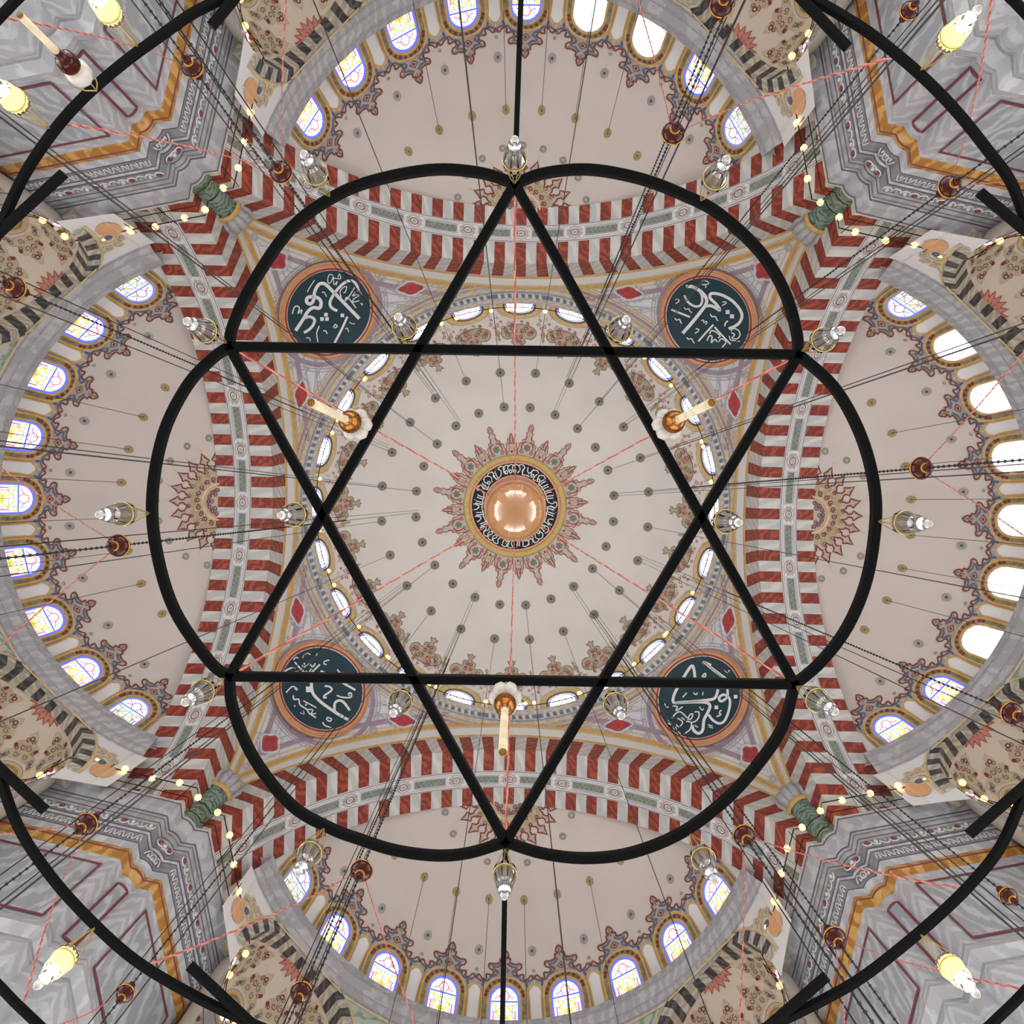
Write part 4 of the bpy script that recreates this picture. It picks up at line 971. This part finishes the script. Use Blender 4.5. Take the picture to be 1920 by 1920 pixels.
# ================================================================= STAR CHANDELIER
ZC = 4.0
def P4(p, z=ZC): return at(p[0], p[1], z)
V = dict(t=(965, 345), ul=(430, 650), ur=(1497, 665), ll=(430, 1268), lr=(1490, 1283), b=(948, 1578))
ch = bpy.data.objects.new('star_chandelier', None); C.objects.link(ch); ch.location = (0, 0, ZC)
tag(ch, 'black iron chandelier frame of two crossed triangles inside a scalloped ring', 'chandelier')
def cobj(m, name): return m.obj(name, 'iron_black', ch, T(0, 0, -ZC))
BW, BH = .058, .05
for a, b in (('t', 'll'), ('t', 'lr'), ('ll', 'lr'), ('b', 'ul'), ('b', 'ur'), ('ul', 'ur')):
    m = MB(); m.bar([P4(V[a]), P4(V[b])], BW, BH); cobj(m, 'triangle_bar')
LOBES = [[(965, 345), (905, 325), (817, 318), (715, 335), (633, 365), (547, 427), (473, 533), (437, 610), (430, 650)],
 [(965, 345), (1020, 325), (1105, 318), (1200, 335), (1280, 365), (1347, 400), (1423, 470), (1470, 545), (1493, 620), (1497, 665)],
 [(1497, 665), (1563, 725), (1610, 807), (1636, 893), (1642, 973), (1626, 1083), (1590, 1173), (1540, 1240), (1490, 1283)],
 [(1490, 1283), (1467, 1363), (1423, 1430), (1363, 1497), (1280, 1560), (1187, 1598), (1100, 1609), (1017, 1600), (948, 1578)],
 [(948, 1578), (880, 1599), (817, 1604), (740, 1594), (673, 1573), (620, 1553), (547, 1510), (477, 1423), (437, 1330), (430, 1268)],
 [(430, 1268), (393, 1240), (327, 1143), (293, 1030), (286, 925), (307, 812), (350, 725), (395, 675), (430, 650)]]
for L in LOBES: m = MB(); m.bar([P4(p) for p in catmull(L, 6)], BW, BH); cobj(m, 'scallop_bar')
OUT = [[(-6, 440), (43, 333), (100, 247), (160, 180), (233, 117), (300, 68), (367, 22), (452, -18)], [(1488, -18), (1527, 0), (1580, 30), (1640, 69), (1720, 135), (1790, 205), (1853, 283), (1897, 345), (1932, 440)],
 [(-8, 1433), (33, 1547), (93, 1640), (167, 1723), (253, 1800), (360, 1865), (472, 1920)], [(1928, 1468), (1880, 1580), (1827, 1650), (1747, 1728), (1630, 1823), (1547, 1873), (1438, 1927)]]
for L in OUT: m = MB(); m.bar([P4(p) for p in catmull(L, 6)], .045, .045); cobj(m, 'outer_bar')
for a, b in (((-6, 440), (120, 325)), ((452, -18), (396, 50)), ((1488, -18), (1590, 90)), ((1932, 440), (1836, 360)), ((-8, 1433), (85, 1520)), ((472, 1920), (355, 1810)), ((1928, 1468), (1816, 1565)), ((1438, 1927), (1550, 1830))):
    m = MB(); m.bar([P4(a), P4(b)], .045, .045); cobj(m, 'strut')
for L in ([(-6, 440), (-75, 600), (-125, 800), (-138, 940), (-125, 1080), (-75, 1280), (-8, 1433)], [(1932, 440), (2000, 600), (2055, 800), (2068, 955), (2055, 1100), (2000, 1300), (1928, 1468)],
          [(452, -18), (600, -85), (800, -125), (970, -135), (1140, -125), (1340, -85), (1488, -18)], [(472, 1920), (620, 1975), (800, 2010), (950, 2020), (1110, 2010), (1300, 1980), (1438, 1927)]):
    m = MB(); m.bar([P4(p) for p in catmull(L, 5)], .045, .045); cobj(m, 'outer_bar')
RO = 1326                                         # the widest ring, seen only in the corners of the picture
for k in range(4):
    m = MB(); m.bar([P4((ZEN[0]+RO*math.cos(rad(90*k+3*i)), ZEN[1]+RO*math.sin(rad(90*k+3*i)))) for i in range(31)], .04, .04); cobj(m, 'rim_bar')
for a, b in (((965, 345), (990, ZEN[1]-RO)), ((948, 1580), (936, ZEN[1]+RO)), ((-138, 940), (ZEN[0]-RO, 940)), ((2068, 955), (ZEN[0]+RO, 958))):
    m = MB(); m.bar([P4(a, ZC+.03), P4(b, ZC+.03)], .034, .04); cobj(m, 'radial_bar')

# ---- glass oil lamps
def lamp_meshes():
    g = MB(); g.lathe([(.066, -.262), (.070, -.270), (.066, -.30), (.062, -.34), (.052, -.385), (.050, -.40), (.040, -.412), (.039, -.45), (.034, -.462), (.027, -.468), (.026, -.50), (.018, -.512), (.002, -.514)], 18)
    g.lathe([(.060, -.27), (.056, -.34), (.046, -.38), (.002, -.39)], 14); cup = g.mesh('glass_cup', 'clear_glass', True)
    g = MB(); g.lathe([(.069, -.303), (.0725, -.305), (.0725, -.310), (.069, -.312)], 18)
    hoop = g.mesh('brass_hoop', 'brass_wire', True)
    ws = []
    for i in range(4):
        a = TAU*i/4+.5; g = MB(); g.tube([(0, 0, -.02), (.03*math.cos(a), .03*math.sin(a), -.12), (.074*math.cos(a), .074*math.sin(a), -.306)], .0032, 5); ws.append(g.mesh('wire', 'brass_wire'))
    g = MB(); g.lathe([(.014, -.505), (.019, -.512), (.014, -.522), (.001, -.524)], 10); knob = g.mesh('glass_knob', 'lamp_white', True)
    return cup, hoop, ws, knob
cup, hoop, lws, knob = lamp_meshes()
LAMPS = [((965, 348), 'at the topmost star point'), ((620, 372), 'on the upper left scallop'), ((1312, 380), 'on the upper right scallop'), ((428, 645), 'at the upper left star point'), ((1500, 660), 'at the upper right star point'),
 ((284, 962), 'at the middle of the left scallop'), ((1643, 977), 'at the middle of the right scallop'), ((424, 1270), 'at the lower left star point'), ((1490, 1285), 'at the lower right star point'), ((610, 1550), 'on the lower left scallop'),
 ((1292, 1560), 'on the lower right scallop'), ((948, 1588), 'at the lowest star point'), ((774, 638), 'at the upper left crossing of the bars'), ((1148, 642), 'at the upper right crossing of the bars'), ((582, 963), 'at the left crossing of the bars'),
 ((1332, 975), 'at the right crossing of the bars'), ((766, 1288), 'at the lower left crossing of the bars'), ((1140, 1292), 'at the lower right crossing of the bars')]
def glass_lamp(p, label, group):
    q = at(p[0], p[1], ZC); root = bpy.data.objects.new('oil_lamp', None); C.objects.link(root); root.location = q; root.rotation_euler.z = random.uniform(0, 1.5)
    tag(root, label, 'lamp', group)
    inst('glass_cup', cup, root); inst('brass_hoop', hoop, root); inst('glass_knob', knob, root)
    for me in lws: inst('wire', me, root)
    return root
for p, wh in LAMPS: glass_lamp(p, 'clear glass oil lamp hanging on brass wires '+wh, 'clear glass oil lamps')
g = MB(); g.lathe([(.002, -.46), (.026, -.455), (.042, -.43), (.047, -.40), (.04, -.36), (.02, -.33), (.002, -.325)], 14); flame = g.mesh('lit_bulb', 'bulb_core', True)
g = MB(); g.lathe([(.002, -.40), (.058, -.39), (.064, -.34), (.068, -.29), (.068, -.265), (.002, -.262)], 16); shade = g.mesh('glowing_shade', 'lit_lamp', True)
for p, wh in (((98, 245), 'near the left end of the upper left outer bar'), ((262, 92), 'over the bright upper left pier face'), ((1722, 136), 'on the upper right outer bar'), ((182, 1735), 'on the lower left outer bar'), ((1722, 1748), 'on the lower right outer bar')):
    r = glass_lamp(p, 'brightly lit glass lamp glowing yellow '+wh, 'lit glass lamps'); inst('lit_bulb', flame, r); inst('glowing_shade', shade, r)
# ---- gilt lamps with white petals and a candle tube
def gilt_parts(maroon):
    out = []; D = 0 if maroon else -.20; g = MB()
    if maroon: g.lathe([(.002, -.10), (.04, -.11), (.072, -.15), (.075, -.19), (.055, -.235), (.002, -.25)], 16)
    else:
        for i in range(6):
            a = TAU*i/6; g.ball((.052*math.cos(a), .052*math.sin(a), D-.14), .046, 8, 6, 0, 1.35)
        g.ball((0, 0, D-.14), .072, 12, 8, 0, .95)
    nm = 'white_globe' if maroon else 'glass_petals'; out.append((nm, g.mesh(nm, 'lamp_white', True)))
    g = MB(); g.lathe([(.002, D-.215), (.046, D-.222), (.060, D-.24), (.064, D-.262), (.054, D-.285), (.058, D-.292), (.042, D-.31), (.026, D-.325), (.024, D-.36), (.002, D-.362)], 18); out.append(('gilt_cap', g.mesh('gilt_cap', 'bauble_maroon' if maroon else 'lamp_gold', True)))
    E = -.62 if maroon else -1.14
    g = MB(); g.lathe([(.002, D-.35), (.021, D-.352), (.020, D-.40), (.021, E), (.019, E-.005), (.017, E+.02), (.002, E+.02)], 12); out.append(('candle_tube', g.mesh('candle_tube', 'candle_white', True)))
    g = MB(); g.lathe([(.002, E+.02), (.0165, E+.02), (.0165, E+.008), (.002, E+.006)], 10); out.append(('wick', g.mesh('wick', 'bauble_gold')))
    for i in range(3):
        a = TAU*i/3; g = MB(); g.tube([(0, 0, -.01), (.05*math.cos(a), .05*math.sin(a), D-.08), (.082*math.cos(a), .082*math.sin(a), D-.16)], .004, 5); out.append(('wire', g.mesh('wire', 'brass_wire')))
    return out
gp = gilt_parts(False); gm = gilt_parts(True)
for p, parts, lb in (((692, 808), gp, 'gilt lamp with white glass petals and candle tube on the left slanting bar'), ((1229, 808), gp, 'gilt lamp with white glass petals and candle tube on the right slanting bar'), ((949, 1277), gp, 'gilt lamp with white glass petals and candle tube under the lower level bar'), ((183, 172), gm, 'white globe lamp with maroon neck and long candle tube by the upper left outer bar')):
    root = bpy.data.objects.new('gilt_lamp', None); C.objects.link(root); root.location = at(p[0], p[1], ZC); tag(root, lb, 'lamp', 'gilt candle lamps')
    for nm, me in parts: inst(nm, me, root)

# ---- central globe on its six red cables
ZG = 9.0; gc = at(966, 958, ZG)
m = MB(); m.ball((0, 0, 0), .39, 40, 24)
gl = bpy.data.materials.new('globe_glass'); gl.use_nodes = True; nt = gl.node_tree; MATS['globe_glass'] = gl
b = nt.nodes['Principled BSDF']; b.inputs['Base Color'].default_value = (.44, .19, .06, 1); b.inputs['Roughness'].default_value = .06; b.inputs['Specular IOR Level'].default_value = .9
b.inputs['Coat Weight'].default_value = 1; b.inputs['Coat Roughness'].default_value = .03; b.inputs['Coat IOR'].default_value = 1.7
b.inputs['Subsurface Weight'].default_value = 0
go = bpy.data.objects.new('globe_lamp', None); C.objects.link(go); go.location = gc; tag(go, 'large round peach glass globe hanging at the middle of the star', 'lamp')
m.obj('glass_globe', 'globe_glass', go, smooth=True)
m = MB(); m.lathe([(.380, .05), (.428, .02), (.433, .06), (.428, .11), (.37, .15), (.32, .15)], 48); m.obj('orange_collar', 'roundel_orange', go, smooth=True)
m = MB(); m.tube([(0, 0, .4), (0, 0, ZD+RD-.05-ZG)], .03, 6); m.obj('suspension_rod', 'chain_dark', go)
def twist(a, b, r, name, mt, label, group, sag=0.0, strands=2, pitch=.35):
    a, b = Vector(a), Vector(b); n = max(8, int((b-a).length/.09)); m = MB(); t = (b-a).normalized(); q = Vector((0, 0, 1)) if abs(t.z) < .9 else Vector((1, 0, 0)); nx = t.cross(q).normalized(); ny = t.cross(nx)
    for s in range(strands):
        P = []
        for i in range(n+1):
            f = i/n; L = (b-a).length*f; w_ = TAU*L/pitch+PI*s; P.append(a+(b-a)*f+nx*(r*.55*math.cos(w_))+ny*(r*.55*math.sin(w_))-Vector((0, 0, sag*4*f*(1-f))))
        m.tube(P, r*.6, 5, s)
    return m.obj(name, mt, None, label=label, cat='cable', group=group)
for key, nm in (('t', 'topmost'), ('ul', 'upper left'), ('ur', 'upper right'), ('ll', 'lower left'), ('lr', 'lower right'), ('b', 'lowest')):
    p = P4(V[key], ZC+.03); d = Vector((p.x-gc.x, p.y-gc.y, 0)).normalized()
    twist(p, gc+d*.43+Vector((0, 0, .07)), .0095, 'red_cable', ['cable_red', 'cable_pink'], 'twisted red cable from the peach globe to the %s star point' % nm, 'red star cables', .06)

# ================================================================= CHAINS, BAUBLES, WIRES
def ceil_z(x, y):                                 # height of the vault over a point of the floor
    q = BM.inverted() @ Vector((x, y, 0)); r = math.hypot(q.x, q.y)
    if r < 11.9: return ZD+math.sqrt(RD*RD-r*r)
    if max(abs(q.x), abs(q.y)) < 12: return ZS+math.sqrt(max(0, 313-r*r))
    u, v = (abs(q.x), abs(q.y)) if abs(q.x) > abs(q.y) else (abs(q.y), abs(q.x))
    if u < 14.8: return AZ+math.sqrt(max(0, AR*AR-v*v))
    k = 1-((u-SU)**2+v*v)/SR**2
    return SZ+SB*math.sqrt(k) if k > 0 else SZ
def chain(x, y, z0, label, group, beads=True):
    z1 = ceil_z(x, y)-.02; m = MB(); m.tube([(x, y, z0), (x, y, z1)], .012 if beads else .010, 5)
    if beads:
        z = z0
        while z < min(z1-.3, 26):
            m.lathe([(.001, z-.04), (.028, z), (.001, z+.04)], 6, (x, y, 0)); z += .13
    return m.obj('hanging_chain', 'chain_dark', None, label=label, cat='chain', group=group)
g = MB(); g.lathe([(.002, .30), (.055, .30), (.085, .26), (.085, .22), (.05, .19), (.055, .165), (.095, .15), (.14, .10), (.20, .05), (.215, .0), (.20, -.05), (.15, -.10), (.085, -.135), (.055, -.16), (.055, -.175), (.085, -.20), (.09, -.24), (.06, -.275), (.002, -.28)], 22); bbody = g.mesh('bauble_body', 'bauble_maroon', True)
g = MB(); g.lathe([(.212, .022), (.221, .012), (.221, -.004), (.212, -.014)], 22); g.lathe([(.09, -.131), (.098, -.137), (.09, -.146), (.07, -.15)], 22); g.lathe([(.094, .145), (.102, .152), (.09, .16)], 22); bring = g.mesh('gold_band', 'bauble_gold', True)
ZB = 11.0
BAUB = [((1727, 878), 'right, between glass lamp and bright windows'), ((222, 1023), 'left, below the left glass lamp'), ((1262, 250), 'above the upper right scallop'), ((527, 323), 'beside the upper left striped arch'), ((678, 1632), 'below the lower left scallop'), ((1395, 1567), 'below the lower right scallop'),
 ((360, 125), 'against the upper left pier cornice'), ((1780, 350), 'against the upper right pier cornice'), ((162, 1545), 'against the lower left pier cornice'), ((1565, 1758), 'against the lower right pier cornice'), ((28, 540), 'at the left edge over a cream half dome'), ((1352, 12), 'at the upper edge over a cream half dome'), ((1897, 1337), 'at the right edge over a cream half dome'), ((565, 1860), 'at the lower edge over a cream half dome'),
 ((1705, 20), 'in the upper right corner by the edge'), ((235, 1862), 'in the lower left corner on the pier panel'), ((1890, 1680), 'at the lower right edge beside white marble')]
for i, (p, wh) in enumerate(BAUB):
    q = at(p[0], p[1], ZB); root = bpy.data.objects.new('wooden_bauble', None); C.objects.link(root); root.location = q
    tag(root, 'turned maroon wooden bauble with gold lines, '+wh, 'bauble', 'maroon baubles on the chains'); sc = 1.0 if i < 14 else .82
    root.scale = (sc*.9, sc*.9, sc*.9)
    inst('bauble_body', bbody, root); inst('gold_band', bring, root)
    chain(q.x, q.y, 6.0, 'black beaded chain running through the bauble '+wh, 'bauble chains')
    d = Vector((-q.y, q.x, 0)).normalized()*(.16)
    chain(q.x+d.x, q.y+d.y, 6.0, 'thin black chain beside the bauble '+wh, 'bauble side chains', beads=False)
# plain wires from the dome rosettes
for k in range(24):
    a = rad(7.5+15*k); th = th_of(252); q = BM @ Vector((RD*math.cos(th)*math.cos(a), RD*math.cos(th)*math.sin(a), 0))
    m = MB(); m.tube([(q.x, q.y, 6), (q.x, q.y, ceil_z(q.x, q.y)-.02)], .012, 5)
    m.obj('hanging_wire', 'wire_dark', None, label='thin dark wire from the outer ring dome rosette at '+clockfine(q.x, q.y), cat='wire', group='wires from the outer dome rosettes')
for k in (2, 5, 9, 12, 14, 17, 20, 22):
    a = rad(7.5+15*k); th = th_of(187); q = BM @ Vector((RD*math.cos(th)*math.cos(a), RD*math.cos(th)*math.sin(a), 0))
    m = MB(); m.tube([(q.x, q.y, 5), (q.x, q.y, ceil_z(q.x, q.y)-.02)], .014, 5)
    m.obj('hanging_wire', 'wire_dark', None, label='thin dark wire from the inner ring dome rosette at '+clockfine(q.x, q.y), cat='wire', group='wires from the inner dome rosettes')
for k in range(4):
    for ph in (6, -6, 17.5, -17.5, 29.5, -29.5):
        q = QM(k) @ (Vector((SU, 0, SZ))+sd(rad(ph), rad(42)))
        m = MB(); m.tube([(q.x, q.y, 9), (q.x, q.y, q.z-.02)], .012, 5)
        m.obj('hanging_wire', 'wire_dark', None, label='thin wire from the %s semidome, %s of six counting clockwise' % (SIDE[k], 'first second third fourth fifth sixth'.split()[[-29.5, -17.5, -6, 6, 17.5, 29.5].index(ph)]), cat='wire', group='wires from the %s semidome' % SIDE[k])
# pink cables between baubles and the outer frame
PINK = [((527, 323), (128, 233)), ((527, 323), (546, -30)), ((1262, 250), (1178, -30)), ((1262, 250), (1688, 104)), ((1727, 878), (1930, 632)), ((1727, 878), (1935, 1025)), ((1395, 1567), (1378, 1950)), ((1395, 1567), (1812, 1668)),
 ((678, 1632), (800, 1950)), ((678, 1632), (270, 1812)), ((222, 1023), (-15, 855)), ((222, 1023), (-15, 1235)), ((360, 125), (-15, 30)), ((1780, 350), (1860, -20)), ((1780, 350), (1940, 350)), ((1565, 1758), (1576, 1950)), ((1565, 1758), (1940, 1858)), ((162, 1545), (-15, 1555)), ((162, 1545), (40, 1900)), ((235, 1862), (60, 1935))]
for i, (a, b) in enumerate(PINK):
    if not (0 <= b[0] <= 1920 and 0 <= b[1] <= 1920):      # those that leave the picture run on to the widest ring
        dx, dy = b[0]-a[0], b[1]-a[1]; t = 1.0
        while math.hypot(a[0]+dx*t-ZEN[0], a[1]+dy*t-ZEN[1]) < RO: t += .01
        b = (a[0]+dx*t, a[1]+dy*t)
    q = at(a[0], a[1], ZB)-Vector((0, 0, .0)); d = at(b[0], b[1], ZC+.02); dd = Vector((b[0]-a[0], b[1]-a[1], 0)).normalized()*.19
    near = [w_ for p_, w_ in BAUB if p_ == a][0]; nth = sum(1 for x_ in PINK[:i] if x_[0] == a)
    go_ = 'toward the %s frame edge' % ('left' if b[0] < 0 else 'right' if b[0] > 1920 else 'upper' if b[1] < 0 else 'lower' if b[1] > 1920 else 'outer iron')
    twist(q+dd, d, .0095, 'pink_cable', ['cable_pink', 'cable_red'], 'pink twisted cable leaving the bauble at %s toward %s' % (clockfine(a[0]-965, a[1]-941), clockfine(b[0]-965, b[1]-941)), 'pink cables', .12, 2, .30)
